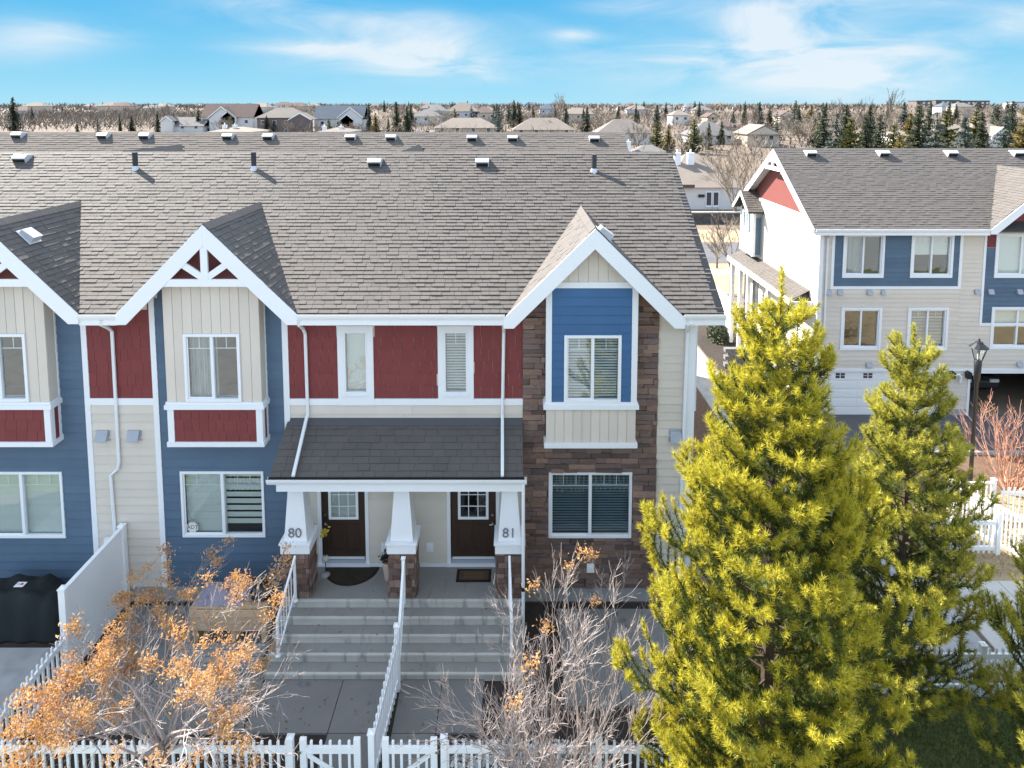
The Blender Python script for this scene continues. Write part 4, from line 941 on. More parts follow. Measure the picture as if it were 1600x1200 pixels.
# ------------------------------------------------------------------ the row built against the back of the near one
rr = thing('townhouse_row', 'grey shingled roof of the row behind, its ridge parallel above the near roof', 'townhouse', (-10, 30, 0))
RY2, RZ2 = 30.2, at(500, 208, 30.2).z; E2Y = 25.3; E2Z = RZ2 - SL * (RY2 - E2Y)
b = MB(); b.prism([(E2Y, E2Z), (RY2, RZ2), (2 * RY2 - E2Y, E2Z), (2 * RY2 - E2Y, E2Z - .12), (E2Y, E2Z - .12)], 'x', -40, 4.86); rroof = b.build('roof', M['underlay'], rr)
MB().box(-40, 4.3, E2Y + .4, 2 * RY2 - E2Y - .4, -2, E2Z - .13).build('wall', M['cream'], rr)
dz2 = lambda c: max(RZ2 - .45 - abs(c.x - xx) for xx in (-14.6, -4.2, -25.0)) < c.z + .02
shingles(rroof, (-40, E2Y - .03, E2Z + .005), (1, 0, 0), (0, 1, SL), 44.9, (RY2 - E2Y) * math.sqrt(1 + SL * SL), dz2, .15, m=M['shingle_pale'], skipv=2.2, ws=(.24, .32, .4))
for xx in (-14.6, -4.2, -25.0):
    zz = RZ2 - .45; yb = E2Y + (zz - E2Z) / SL; d = MB()
    for s in (-1, 1): d.add([(xx, 25, zz), (xx + s * 2, 25, zz - 2), (xx + s * 2, yb - 2 / SL, zz - 2), (xx, yb, zz)], [(0, 1, 2, 3)])
    d.build('dormer_roof', M['shingle_pale'], rr)
b = MB(); x = -40
while x < 4.8: b.prism([(RY2 - .16, RZ2 - .08), (RY2, RZ2 + .02), (RY2 + .16, RZ2 - .08), (RY2 + .16, RZ2 - .06), (RY2, RZ2 + .045), (RY2 - .16, RZ2 - .06)], 'x', x, min(x + .32, 4.86)); x += .325
b.build('ridge_cap', M['shingle_pale'], rroof)
MB().prism([(E2Y, E2Z - .16), (RY2, RZ2 - .16), (RY2, RZ2), (E2Y, E2Z)], 'x', 4.861, 4.90).build('barge_board', M['black'], rr)
for px in (31, 164, 229, 358, 421, 549, 612, 738, 801, 928): roof_vent(rroof, onplane(px, 213 + px * .006, (0, E2Y, E2Z), (0, -SL, 1)), SL, .44)

# ------------------------------------------------------------------ the townhouse block on the right
YG, XW = 27.3, 12.57
rb = thing('townhouse_block', 'cream and blue three storey block with a white garage door and sunlit red gable end', 'townhouse', (16, YG, -1.6))
E3Y, E3Z = 26.85, at(1400, 358, 26.85).z; R3Y = 31.45; R3Z = at(1208, 233, R3Y).z; S3 = (R3Z - E3Z) / (R3Y - E3Y); B3Y = 2 * R3Y - E3Y
w1 = [(13.62, 15.13, 4.44, 6.11), (16.42, 17.97, 4.44, 6.11), (13.66, 15.15, 1.36, 2.98), (16.43, 17.93, 1.36, 2.98), (19.90, 21.9, 4.44, 6.11), (19.91, 21.95, 1.40, 3.0)]
gd = (13.12, 17.90, -1.60, .32); go = (19.10, 23.9, -1.60, .25)
b = MB(); wall_boxes(b, XW, 26, -1.7, E3Z + .1, YG, YG + .15, w1 + [gd, go]); b.box(XW, XW + .15, YG + .151, B3Y - .45, -1.7, E3Z + .1).box(25.8, 26, YG + .151, B3Y - .45, -1.7, E3Z + .1).box(XW + .151, 25.8, B3Y - .6, B3Y - .45, -1.7, E3Z + .1)
b.prism([(YG, E3Z + .101), (B3Y - .45, E3Z + .101), (R3Y, R3Z - .25)], 'x', XW, XW + .14)
b.build('wall', M['cream'], rb)
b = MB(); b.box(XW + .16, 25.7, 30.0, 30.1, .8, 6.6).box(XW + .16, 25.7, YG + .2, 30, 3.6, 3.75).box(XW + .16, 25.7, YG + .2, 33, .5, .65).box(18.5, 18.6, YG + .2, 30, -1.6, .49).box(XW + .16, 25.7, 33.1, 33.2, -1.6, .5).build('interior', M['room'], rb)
lb = MB(); fc = YG
lap(rb, None, XW + .14, 18.45, -1.3, 3.86, fc, w1 + [(13.0, 18.05, -1.7, .42)], .19, joined=lb); lap(rb, None, 18.45, 19.32, -1.3, E3Z, fc, [go], .19, joined=lb); lap(rb, None, 18.451, 26, .46, 2.28, fc, w1 + [(18.4, 19.32, -2, 9)], .19, joined=lb)
lap(rb, None, XW + .14, 13.05, 3.86, E3Z, fc, [], .19, joined=lb); lb.build('siding', M['cream'], rb, kind='stuff')
lb = MB(); lap(rb, None, 13.17, 18.33, 3.98, 6.35, fc, w1, .19, joined=lb); lap(rb, None, 19.42, 26, 2.42, 5.6, fc, w1, .19, joined=lb); lb.build('siding', M['bluegrey'], rb, kind='stuff')
lb = MB(); lap(rb, None, 19.42, 26, 5.62, E3Z + .2, fc, w1, .25, joined=lb); lb.build('siding', M['red'], rb, kind='stuff')
def rboard(x0, x1, z0, z1, y=YG, t=.04): return MB().box(x0, x1, y - t, y - .0005, z0, z1).build('trim_board', M['white'], rb)
rboard(XW - .03, XW + .14, -1.3, E3Z); rboard(13.05, 13.17, 3.86, 6.4); rboard(18.33, 18.45, 3.86, 6.4); rboard(13.171, 18.329, 3.86, 3.98)
rboard(19.32, 19.42, 2.30, E3Z + .1); rboard(19.421, 26, 2.30, 2.42); rboard(XW + .141, 26, .36, .46, YG, .05)
for k, w in enumerate(w1):
    c = MB(); a = .10; y0 = YG - .05; c.box(w[0] - a, w[0], y0, YG, w[2] - a, w[3] + a).box(w[1], w[1] + a, y0, YG, w[2] - a, w[3] + a).box(w[0], w[1], y0, YG, w[3], w[3] + a).box(w[0], w[1], y0, YG, w[2] - a, w[2]); c.build('window_casing', M['white'], rb)
    window(rb, *w, YG + .03, ('curtain', 'roller', 'none', 'open', 'shade', 'roller')[k], grid=k in (1, 3), fw=.05, small=True)
# garage door: five panel rows with small lights in the top one
for i in range(5):
    z0 = gd[2] + (gd[3] - gd[2]) * i / 5; z1 = gd[2] + (gd[3] - gd[2]) * (i + 1) / 5
    d = MB().box(gd[0], gd[1], YG + .03, YG + .07, z0 + .008, z1 - .004)
    for j in range(4):
        x0 = gd[0] + .1 + j * (gd[1] - gd[0]) / 4; x1 = x0 + (gd[1] - gd[0]) / 4 - .2
        if i < 4: d.box(x0, x1, YG + .022, YG + .03, z0 + .07, z1 - .07)
    o = d.build('garage_door_panel', M['garage'], rb)
    if i == 4:
        for j in range(4):
            x0 = gd[0] + .35 + j * 1.16
            for q in (0, 1):
                for r in (0, 1): MB().box(x0 + q * .21, x0 + q * .21 + .17, YG + .02, YG + .026, z0 + .09 + r * .12, z0 + .19 + r * .12).build('pane', M['farglass'], o)
f = MB(); f.box(gd[0] - .12, gd[0], YG - .035, YG + .1, gd[2], gd[3] + .12).box(gd[1], gd[1] + .12, YG - .035, YG + .1, gd[2], gd[3] + .12).box(gd[0], gd[1], YG - .035, YG + .1, gd[3], gd[3] + .12); f.build('garage_frame', M['white'], rb)
rboard(19.0, 26, .25, .358, YG, .03); rboard(19.0, 19.10, -1.6, .249)
MB().box(18.05, 19.0, YG - .03, YG, -1.7, -1.3).build('foundation', M['concrete'], rb)
for px, py, s in ((1294, 456, .22), (1312, 456, .22), (1358, 456, .22), (1379, 456, .16), (1526, 455, .22), (1547, 455, .22), (1592, 455, .22), (1357, 569, .24), (1592, 568, .24)):
    p = at(px, py, YG); MB().prism([(YG, p.z + .1), (YG - .06, p.z + .09), (YG - .14, p.z - .09), (YG - .14, p.z - .1), (YG, p.z - .1)], 'x', p.x - s / 2, p.x + s / 2).build('vent_hood', M['hood'], rb)
for px in (1485, 1510):
    p = at(px, 584, YG); l = MB(); l.box(p.x - .06, p.x + .06, YG - .05, YG - .01, p.z - .1, p.z + .1).prism([(p.x - .08, p.z - .15), (p.x + .08, p.z - .15), (p.x + .11, p.z + .10), (p.x, p.z + .18), (p.x - .11, p.z + .10)], 'y', YG - .22, YG - .06); l.build('wall_light', M['black'], rb)
    q = at(px + 11, 588, YG); MB().tube([(q.x - .2, YG - .1, q.z + .13), (q.x - .02, YG - .16, q.z + .13), (q.x + .04, YG - .16, q.z + .02), (q.x + .04, YG - .14, q.z - .22)], .045, 8).build('vent_pipe', M['white'], rb)
# roof
d = MB(); d.prism([(E3Y, E3Z), (R3Y, R3Z), (B3Y, E3Z), (B3Y, E3Z - .12), (R3Y, R3Z - .12), (E3Y, E3Z - .12)], 'x', 12.12, 27); r3 = d.build('roof', M['underlay'], rb)
X3, P3, H3, G3 = 21.9, 8.75, 2.55, .85
k3 = lambda c: P3 - abs(c.x - X3) * G3 < c.z + .22
shingles(r3, (12.1, E3Y - .03, E3Z + .005), (1, 0, 0), (0, 1, S3), 14.8, (R3Y - E3Y) * math.sqrt(1 + S3 * S3), k3, .14, m=M['shingle'])
b = MB(); x = 12.1
while x < 26: b.prism([(R3Y - .16, R3Z - .08), (R3Y, R3Z + .02), (R3Y + .16, R3Z - .08), (R3Y + .16, R3Z - .06), (R3Y, R3Z + .045), (R3Y - .16, R3Z - .06)], 'x', x, x + .32); x += .325
b.build('ridge_cap', M['shingle'], r3)
for px in (1265, 1378, 1484, 1587): roof_vent(r3, onplane(px, 241, (0, E3Y, E3Z), (0, -S3, 1)), S3, .46)
yb = E3Y + (P3 - E3Z) / S3; foot = (P3 - E3Z) / G3; d = MB()
for s in (-1, 1):
    f = X3 + s * foot
    d.add([(X3, E3Y - .05, P3), (f, E3Y - .05, E3Z), (f, E3Y, E3Z), (X3, yb, P3), (X3, E3Y - .05, P3 - .12), (f, E3Y - .05, E3Z - .12), (f, E3Y, E3Z - .12), (X3, yb, P3 - .12)], [(0, 1, 2, 3), (7, 6, 5, 4), (0, 4, 5, 1)])
dr = d.build('dormer_roof', M['underlay'], rb)
shingles(dr, (X3 - foot - .02, E3Y - .07, E3Z + .0), (0, 1, 0), (1, 0, G3), yb - E3Y, (P3 - E3Z) * math.hypot(1, 1 / G3), lambda c: E3Z + S3 * (c.y - E3Y) < c.z + .01, .14)
for pts in rake_chevron(X3, P3, foot, G3, .40, .2, 0, 0): MB().prism(pts, 'y', E3Y - .10, E3Y - .055).build('barge_board', M['white'], rb)
MB().prism([(X3 - 2.0, 6.32), (X3 + 2.0, 6.32), (X3, P3 - .3)], 'y', YG - .06, YG - .03).build('gable_panel', M['red'], rb)
MB().box(X3 - 2.3, X3 + 2.3, YG - .10, YG - .061, 6.25, 6.40).build('belt_trim', M['white'], rb)
gutter(12.15, X3 - foot, E3Y - .1, E3Z, parent=rb)
MB().box(12.15, X3 - foot, E3Y, YG, E3Z - .2, E3Z - .17).build('soffit', M['white'], rb)
MB().tube([(12.85, E3Y - .02, E3Z - .1), (12.85, E3Y, E3Z - .25), (12.85, YG - .07, E3Z - .45), (12.85, YG - .07, -1.2)], .04, 6).build('downspout', M['white'], rb)
# the sunlit end wall, facing left
TE = lambda q: (XW + q[1], -q[0], q[2])
lb = MB(TE); lap(rb, None, -(B3Y - .5), -YG - .05, -1.3, E3Z + .12, 0, [], .19, joined=lb); lb.build('siding', M['siding_sunlit'], rb, kind='stuff')
MB(TE).prism([(-YG - .1, E3Z + .28), (-(B3Y - .55), E3Z + .28), (-R3Y, R3Z - .3)], 'y', -.03, -.002).build('gable_panel', M['redflat'], rb)
MB(TE).box(-(B3Y - .5), -YG, -.05, -.001, E3Z + .13, E3Z + .279).build('belt_trim', M['white'], rb)
TB = lambda q: (12.12 + q[1], q[0], q[2])
for pts in rake_chevron(R3Y, R3Z + .01, R3Y - E3Y + .02, S3, .34, .18, 0, 0): MB(TB).prism(pts, 'y', -.05, -.005).build('barge_board', M['white'], rb)
t = MB(TB); t.box(R3Y - .85, R3Y + .85, -.045, .02, R3Z - .98, R3Z - .80).box(R3Y - .07, R3Y + .07, -.047, .02, R3Z - .799, R3Z - .3).box(R3Y - .42, R3Y + .42, -.043, .02, R3Z - .62, R3Z - .50); t.build('gable_truss', M['white'], rb)
b = MB(); b.prism([(E3Y, E3Z - .122), (R3Y, R3Z - .122), (B3Y, E3Z - .122), (B3Y, E3Z - .15), (R3Y, R3Z - .15), (E3Y, E3Z - .15)], 'x', 12.13, XW); b.build('soffit', M['white'], rb)
# small gabled bay on the end wall
by0, by1, bx = 33.75, 35.65, 12.10; bc = (by0 + by1) / 2; bz = at(1177, 330, 33.7).z; bp = at(1164, 298, bc).z
b = MB(); b.box(bx, XW, by0, by1, 3.75, bz); b.prism([(by0, bz), (by1, bz), (bc, bz + .8)], 'x', bx, XW); bo = b.build('side_bay', M['greyblue'], rb)
for y in (by0, by1 - .14): MB().box(bx - .02, bx - .001, y, y + .14, 3.75, bz).build('trim_board', M['white'], rb)
MB().box(bx - .001, bx + .12, by0 - .02, by0 - .001, 3.75, bz).build('trim_board', M['white'], rb)
MB().box(bx + .121, XW - .08, by0 - .012, by0 - .001, 3.85, bz - .35).build('side_panel', M['bluegrey'], rb)  # face turned from the sun: its shade put in as darker siding
MB().prism([(by0 + .15, bz - .1), (by1 - .15, bz - .1), (bc, bz + .6)], 'x', bx - .012, bx - .001).build('gable_panel', M['redflat'], rb)
window(rb, -bc - .45, -bc + .45, bz - 1.1, bz - .15, -.03, 'shade', T=lambda q: (bx + q[1], -q[0], q[2]), grid=False, small=True)
b = MB(); g = (bp - bz) / (bc - by0 + .25)
for s in (-1, 1): b.hexa([(bx - .35, bc, bp - .1), (XW + .1, bc, bp - .1), (XW + .1, bc + s * 1.2, bp - 1.2 * g - .1), (bx - .35, bc + s * 1.2, bp - 1.2 * g - .1), (bx - .35, bc, bp), (XW + .1, bc, bp), (XW + .1, bc + s * 1.2, bp - 1.2 * g), (bx - .35, bc + s * 1.2, bp - 1.2 * g)])
br = b.build('bay_roof', M['underlay'], rb)
shingles(br, (bx - .36, bc - 1.22, bp - 1.22 * g + .005), (1, 0, 0), (0, 1, g), .95, 1.22 * math.hypot(1, g), None, .16)
for pts in rake_chevron(bc, bp + .01, 1.2, g, .2, .1, 0, 0): MB(lambda q: (bx - .36 + q[1], q[0], q[2])).prism(pts, 'y', -.04, -.002).build('barge_board', M['white'], rb)
# skirt roof along the end wall, its posts and the deck screen beyond
sz1, sz0 = at(1274, 455, 27.9).z, at(1246, 470, 27.9).z
b = MB(); b.hexa([(11.75, 27.75, sz0 - .1), (XW, 27.75, sz0 - .1), (XW, 36.4, sz0 - .1), (11.75, 36.4, sz0 - .1), (11.75, 27.75, sz0), (XW, 28.3, sz1), (XW, 36.4, sz1), (11.75, 36.4, sz0)]); sk = b.build('skirt_roof', M['underlay'], rb)
shingles(sk, (11.74, 36.4, sz0 + .004), (0, -1, 0), (XW - 11.75, 0, sz1 - sz0), 8.4, math.hypot(XW - 11.75, sz1 - sz0), None, .15)
MB().box(11.68, 11.748, 27.7, 36.45, sz0 - .22, sz0 + .02).build('gutter', M['white'], rb); MB().box(11.75, XW, 27.68, 27.745, sz0 - .22, sz0 + .02).build('fascia', M['white'], rb)
for y in (36.2, 34.9, 33.7, 31.0): MB().box(11.85, 12.02, y - .09, y + .09, -1.6, sz0 - .1).build('post', M['white'], rb)
for y0, y1 in ((35.1, 36.0), (33.95, 34.75)): MB().box(XW - .05, XW - .012, y0, y1, .2, sz0 - .4).build('window_light', M['farglass'], rb)
t = thing('deck_screen', 'tall white panelled screen running back from the end of the right block', 'fence', (12.2, 39, -1.8))
za, zb = at(1156, 524, 37.2).z, at(1156, 470, 37.2).z
for k in range(5):
    y = 36.8 + k * 1.05; MB().box(12.17, 12.21, y, y + .98, za + .1, zb - .08).build('panel', M['vinyl'], t)
for k in range(6):
    y = 36.8 + k * 1.05 - .035; MB().box(12.14, 12.24, y - .04, y + .04, -2.0, zb).build('post', M['vinyl'], t)
MB().box(12.12, 12.26, 36.7, 42.1, zb + .001, zb + .07).build('rail', M['vinyl'], t); MB().box(12.12, 12.26, 36.7, 42.1, za - .05, za + .05).build('bottom_rail', M['vinyl'], t)
t = thing('retaining_wall', 'low grey block retaining wall beside the pale side walkway', 'wall', (11.3, 33, -1.6))
for r in range(5):
    for c in range(6):
        x0 = 10.5 + c * .36 + (.18 if r % 2 else 0); MB().box(x0 + .004, x0 + .354, 32.6, 32.9, -1.62 + r * .19, -1.62 + r * .19 + .184).build('block', M['retain'], t)

# ------------------------------------------------------------------ lamp post, car
lp = onground(1508, 748); lx, ly, lz = 14.35, 20.2, zt(20.2)
t = thing('lamp_post', 'black lamp post with a six sided glass lantern in front of the right block', 'street lamp', (lx, ly, lz))
lt = at(1521, 532, ly).z
MB().lathe([(.13, 0), (.13, .35), (.075, .45), (.06, .6), (.055, lt - lz - 1.30), (.09, lt - lz - 1.25), (.11, lt - lz - .62), (.085, lt - lz - .60)], (lx, ly, lz), 12).build('pole', M['black'], t, True)
b = MB(); c = (lx, ly)
for k in range(6):
    a = math.pi / 3 * k; b.tube([(lx + .115 * math.cos(a), ly + .115 * math.sin(a), lt - .60), (lx + .23 * math.cos(a), ly + .23 * math.sin(a), lt - .22)], .013, 5)
b.build('lantern_frame', M['black'], t)
b = MB()
for k in range(6):
    a, a2 = math.pi / 3 * k, math.pi / 3 * (k + 1)
    b.add([(lx + .11 * math.cos(a), ly + .11 * math.sin(a), lt - .60), (lx + .11 * math.cos(a2), ly + .11 * math.sin(a2), lt - .60), (lx + .225 * math.cos(a2), ly + .225 * math.sin(a2), lt - .22), (lx + .225 * math.cos(a), ly + .225 * math.sin(a), lt - .22)], [(0, 1, 2, 3)])
b.build('lantern_glass', M['lampglass'], t)
MB().lathe([(.27, lt - .22), (.26, lt - .20), (.12, lt - .09), (.10, lt - .04), (.03, lt - .02), (.02, lt + .06)], (lx, ly, 0), 12).build('lantern_cap', M['black'], t)
MB().lathe([(.03, lt - .6), (.04, lt - .42), (.02, lt - .36)], (lx, ly, 0), 8).build('bulb', M['tagwhite'], t)
def car(label, x, y, z, rz, paint):
    t = thing('parked_car', label, 'car', (x, y, z)); R = Matrix.Rotation(rz, 3, 'Z'); T = lambda q: Vector((x, y, z)) + R @ Vector(q)
    b = MB(T); w = .88
    prof = [(-2.2, .35), (-2.22, .75), (-2.1, .95), (-1.2, 1.02), (.95, 1.0), (2.05, .85), (2.2, .7), (2.2, .35)]
    b.prism([(a, c) for a, c in prof], 'y', -w, w); bo = b.build('body', paint, t, bevel=.07)
    b = MB(T); b.hexa([(-1.75, -.8, 1.0), (.95, -.8, 1.0), (.95, .8, 1.0), (-1.75, .8, 1.0), (-1.25, -.62, 1.5), (.2, -.62, 1.5), (.2, .62, 1.5), (-1.25, .62, 1.5)]); b.build('cabin_glass', M['carglass'], t, bevel=.05)
    b = MB(T); b.box(-1.2, .15, -.6, .6, 1.48, 1.53); b.build('car_roof', paint, t, bevel=.03)
    for sx in (-1.35, 1.4):
        for sy in (-1, 1):
            wh = MB(T).tube([(sx, sy * .70, .33), (sx, sy * .90, .33)], .33, 18).build('wheel', M['rubber'], t); MB(T).tube([(sx, sy * .86, .33), (sx, sy * .91, .33)], .2, 12).build('rim', M['metal'], wh)
    for sy in (-.62, .62): MB(T).box(2.16, 2.24, sy - .2, sy + .2, .66, .80).build('headlight', M['tagwhite'], t); MB(T).box(-2.26, -2.18, sy - .2, sy + .2, .7, .9).build('tail_light', M['carpaint2'], t)
    return t
car('dark grey car parked nose out in the dark open garage of the right block', 20.9, 31.4, zt(29), rad(-90), M['carpaint'])

# ------------------------------------------------------------------ vegetation
class Tree:
    def __init__(s, seed): s.r = random.Random(seed); s.segs = []; s.tips = []
    def grow(s, p, d, ln, r, depth, bend=.25, spread=.7, kids=(2, 4), up=.12, shrink=.72, nseg=4, rmin=.004):
        R = s.r; pts = [p.copy()]; rs = [r]; dd = d.normalized()
        for i in range(nseg):
            dd = (dd + Vector((R.gauss(0, bend), R.gauss(0, bend), R.gauss(0, bend * .7) + up)) * .5).normalized()
            p = p + dd * ln / nseg; pts.append(p.copy()); rs.append(max(rmin * .6, r * (1 - .55 * (i + 1) / nseg)))
        s.segs.append((pts, rs, depth))
        if depth == 0: s.tips.append((pts[-1], dd.copy())); return
        for k in range(R.randint(*kids)):
            f = R.uniform(.25, 1.0) if k else 1.0; j = min(nseg, max(1, round(f * nseg))); q = pts[j]
            t = (pts[j] - pts[j - 1]).normalized(); o = t.orthogonal().normalized(); o.rotate(Matrix.Rotation(R.uniform(0, 6.28), 3, t))
            a = spread * R.uniform(.55, 1.25) if k else spread * .35
            s.grow(q, t * math.cos(a) + o * math.sin(a), ln * shrink * R.uniform(.7, 1.15), max(rmin, rs[j] * .72), depth - 1, bend, spread, kids, up, shrink, max(2, nseg - 1) if depth > 2 else 3, rmin)
    def mesh(s, name, m, which, n=4):
        b = MB()
        for pts, rs, dp in s.segs:
            if which(dp): b.tube(pts, rs, n if dp > 1 else 3, False)
        return b.mesh(name, m)
def leaf_cluster_mesh(seed, m, n=58, size=.027, rad_=.10):
    R = random.Random(seed); V = []; 
    for k in range(n):
        c = Vector((R.gauss(0, 1), R.gauss(0, 1), R.gauss(0, .8))) * rad_ * .55; a = Vector((R.gauss(0, 1), R.gauss(0, 1), R.gauss(0, 1))).normalized(); b = a.orthogonal().normalized(); b.rotate(Matrix.Rotation(R.uniform(0, 6.3), 3, a)); nn = a.cross(b) * size * .3
        a *= size * R.uniform(.6, 1.2); b *= size * .38
        V += [c - a, c + b + nn, c + a, c - b + nn]
    return np_mesh('leaf_cluster', [tuple(v) for v in V], range(len(V)), 4, m)
LCM = [leaf_cluster_mesh(k, M['orange']) for k in range(7)]

# orange-leaved tree outside the left fence
base = Vector((-5.45, 9.75, 0))
t = thing('leafy_tree', 'spreading tree full of dry orange leaf clusters in front of the left patio', 'tree', base)
tr = Tree(5); R = tr.r
tr.grow(base, Vector((.05, .05, 1)), 1.35, .10, 0, .1)
top = tr.segs[-1][0][-1]; tr.tips = []
for k in range(18):
    a = 6.28 * k / 18 + R.uniform(-.2, .2); el_ = R.uniform(.35, 1.0)
    tr.grow(top + Vector((0, 0, R.uniform(-.35, .1))), Vector((math.cos(a) * math.cos(el_), math.sin(a) * math.cos(el_) * .75, math.sin(el_))), R.uniform(1.0, 1.5), .027, 4, .34, .74, (3, 4), .07, .62, 5, .0036)
obj('trunk', tr.mesh('trunk', M['trunkbark'], lambda d: False), t) if False else None
b = MB(); b.tube(tr.segs[0][0], [.09, .08, .07, .065, .06], 8).build('trunk', M['trunkbark'], t)
tr.segs = tr.segs[1:]
obj('branches', tr.mesh('branches', M['twig_l'], lambda d: True), t)
R.shuffle(tr.tips); cnt = 0
def wanted(p):
    q = p - base
    s = .10 + (.8 if q.x < -.9 else 0) + (.85 if q.z > 3.0 and q.x > -.6 else .2 if q.z > 2.6 else 0) + (.1 if q.x > 1 else 0)
    if q.x < -2.1: return False
    return R.random() < s * .18
for p, d in tr.tips:
    if cnt >= 290: break
    if p.x > -3.75 or not wanted(p): continue
    mt = Matrix.Rotation(R.uniform(0, 6.28), 4, 'Z') @ Matrix.Diagonal((R.uniform(.8, 1.5),) * 3 + (1,)); mt.translation = p + d * .03
    obj('leaf_cluster', LCM[R.randrange(7)], t, mt); cnt += 1

# leafless grey shrub outside the right fence
base = Vector((.62, 9.75, 0))
t = thing('bare_shrub', 'tall leafless shrub of pale grey twigs with a few orange leaves, right of the steps', 'shrub', base)
tr = Tree(23); R = tr.r
for k in range(20):
    a = 6.28 * k / 20 + R.uniform(-.25, .25); el_ = R.uniform(.85, 1.42)
    tr.grow(base + Vector((math.cos(a) * .1, math.sin(a) * .1, 0)), Vector((math.cos(a) * math.cos(el_) * 1.05, math.sin(a) * math.cos(el_) * .7, math.sin(el_))), R.uniform(1.4, 1.95), .026, 4, .22, .58, (3, 5), .10, .58, 5, .0034)
obj('stems', tr.mesh('stems', M['twig_r'], lambda d: d >= 3, 5), t); obj('twigs', tr.mesh('twigs', M['twig_r'], lambda d: d < 3), t)
tips = sorted(tr.tips, key=lambda q: -q[0].z)
for p, d in tips[:3] + tips[40:44:2] + tips[200:600:170]:
    mt = Matrix.Diagonal((R.uniform(.9, 1.3),) * 3 + (1,)); mt.translation = p; obj('leaf_cluster', LCM[R.randrange(7)], t, mt)

# red-twigged shrub by the lane
base = Vector((15.9, 20.6, zt(20.6)))
t = thing('bare_shrub', 'reddish leafless shrub beside the lamp post, in front of the open garage', 'shrub', base)
tr = Tree(8); R = tr.r
for k in range(14):
    a = 6.28 * k / 14 + R.uniform(-.2, .2); el_ = R.uniform(.6, 1.35)
    tr.grow(base + Vector((math.cos(a) * .1, math.sin(a) * .1, 0)), Vector((math.cos(a) * math.cos(el_), math.sin(a) * math.cos(el_), math.sin(el_))), R.uniform(1.1, 1.6), .03, 3, .2, .5, (3, 4), .14, .66, 4, .0065)
obj('twigs', tr.mesh('twigs', M['bare_red'], lambda d: True), t)

def needles(tufts, m, seed, per=40, ln=(.075, .115), wd=.010, name='needles'):
    """tufts: list of (point, axis, shoot length); thin triangles splayed round each shoot"""
    g = np.random.default_rng(seed); P = np.array([t[0] for t in tufts], float); A = np.array([t[1] for t in tufts], float); S = np.array([t[2] for t in tufts], float)
    P = np.repeat(P, per, 0); A = np.repeat(A, per, 0); S = np.repeat(S, per); n = len(P)
    q = g.normal(size=(n, 3)); q -= A * (q * A).sum(1, keepdims=True); q /= np.linalg.norm(q, axis=1, keepdims=True)
    f = g.random(n); ang = np.radians(g.uniform(38, 84, n) - f * 26)
    D = A * np.cos(ang)[:, None] + q * np.sin(ang)[:, None]
    B = P + A * (f * S)[:, None]; w = np.cross(D, g.normal(size=(n, 3))); w /= np.linalg.norm(w, axis=1, keepdims=True); w *= wd / 2 * g.uniform(.7, 1.3, n)[:, None]
    l = g.uniform(*ln, n)[:, None]
    V = np.stack([B - w, B + w, B + D * l], 1).reshape(-1, 3)
    return np_mesh(name, V, np.arange(n * 3), 3, m)
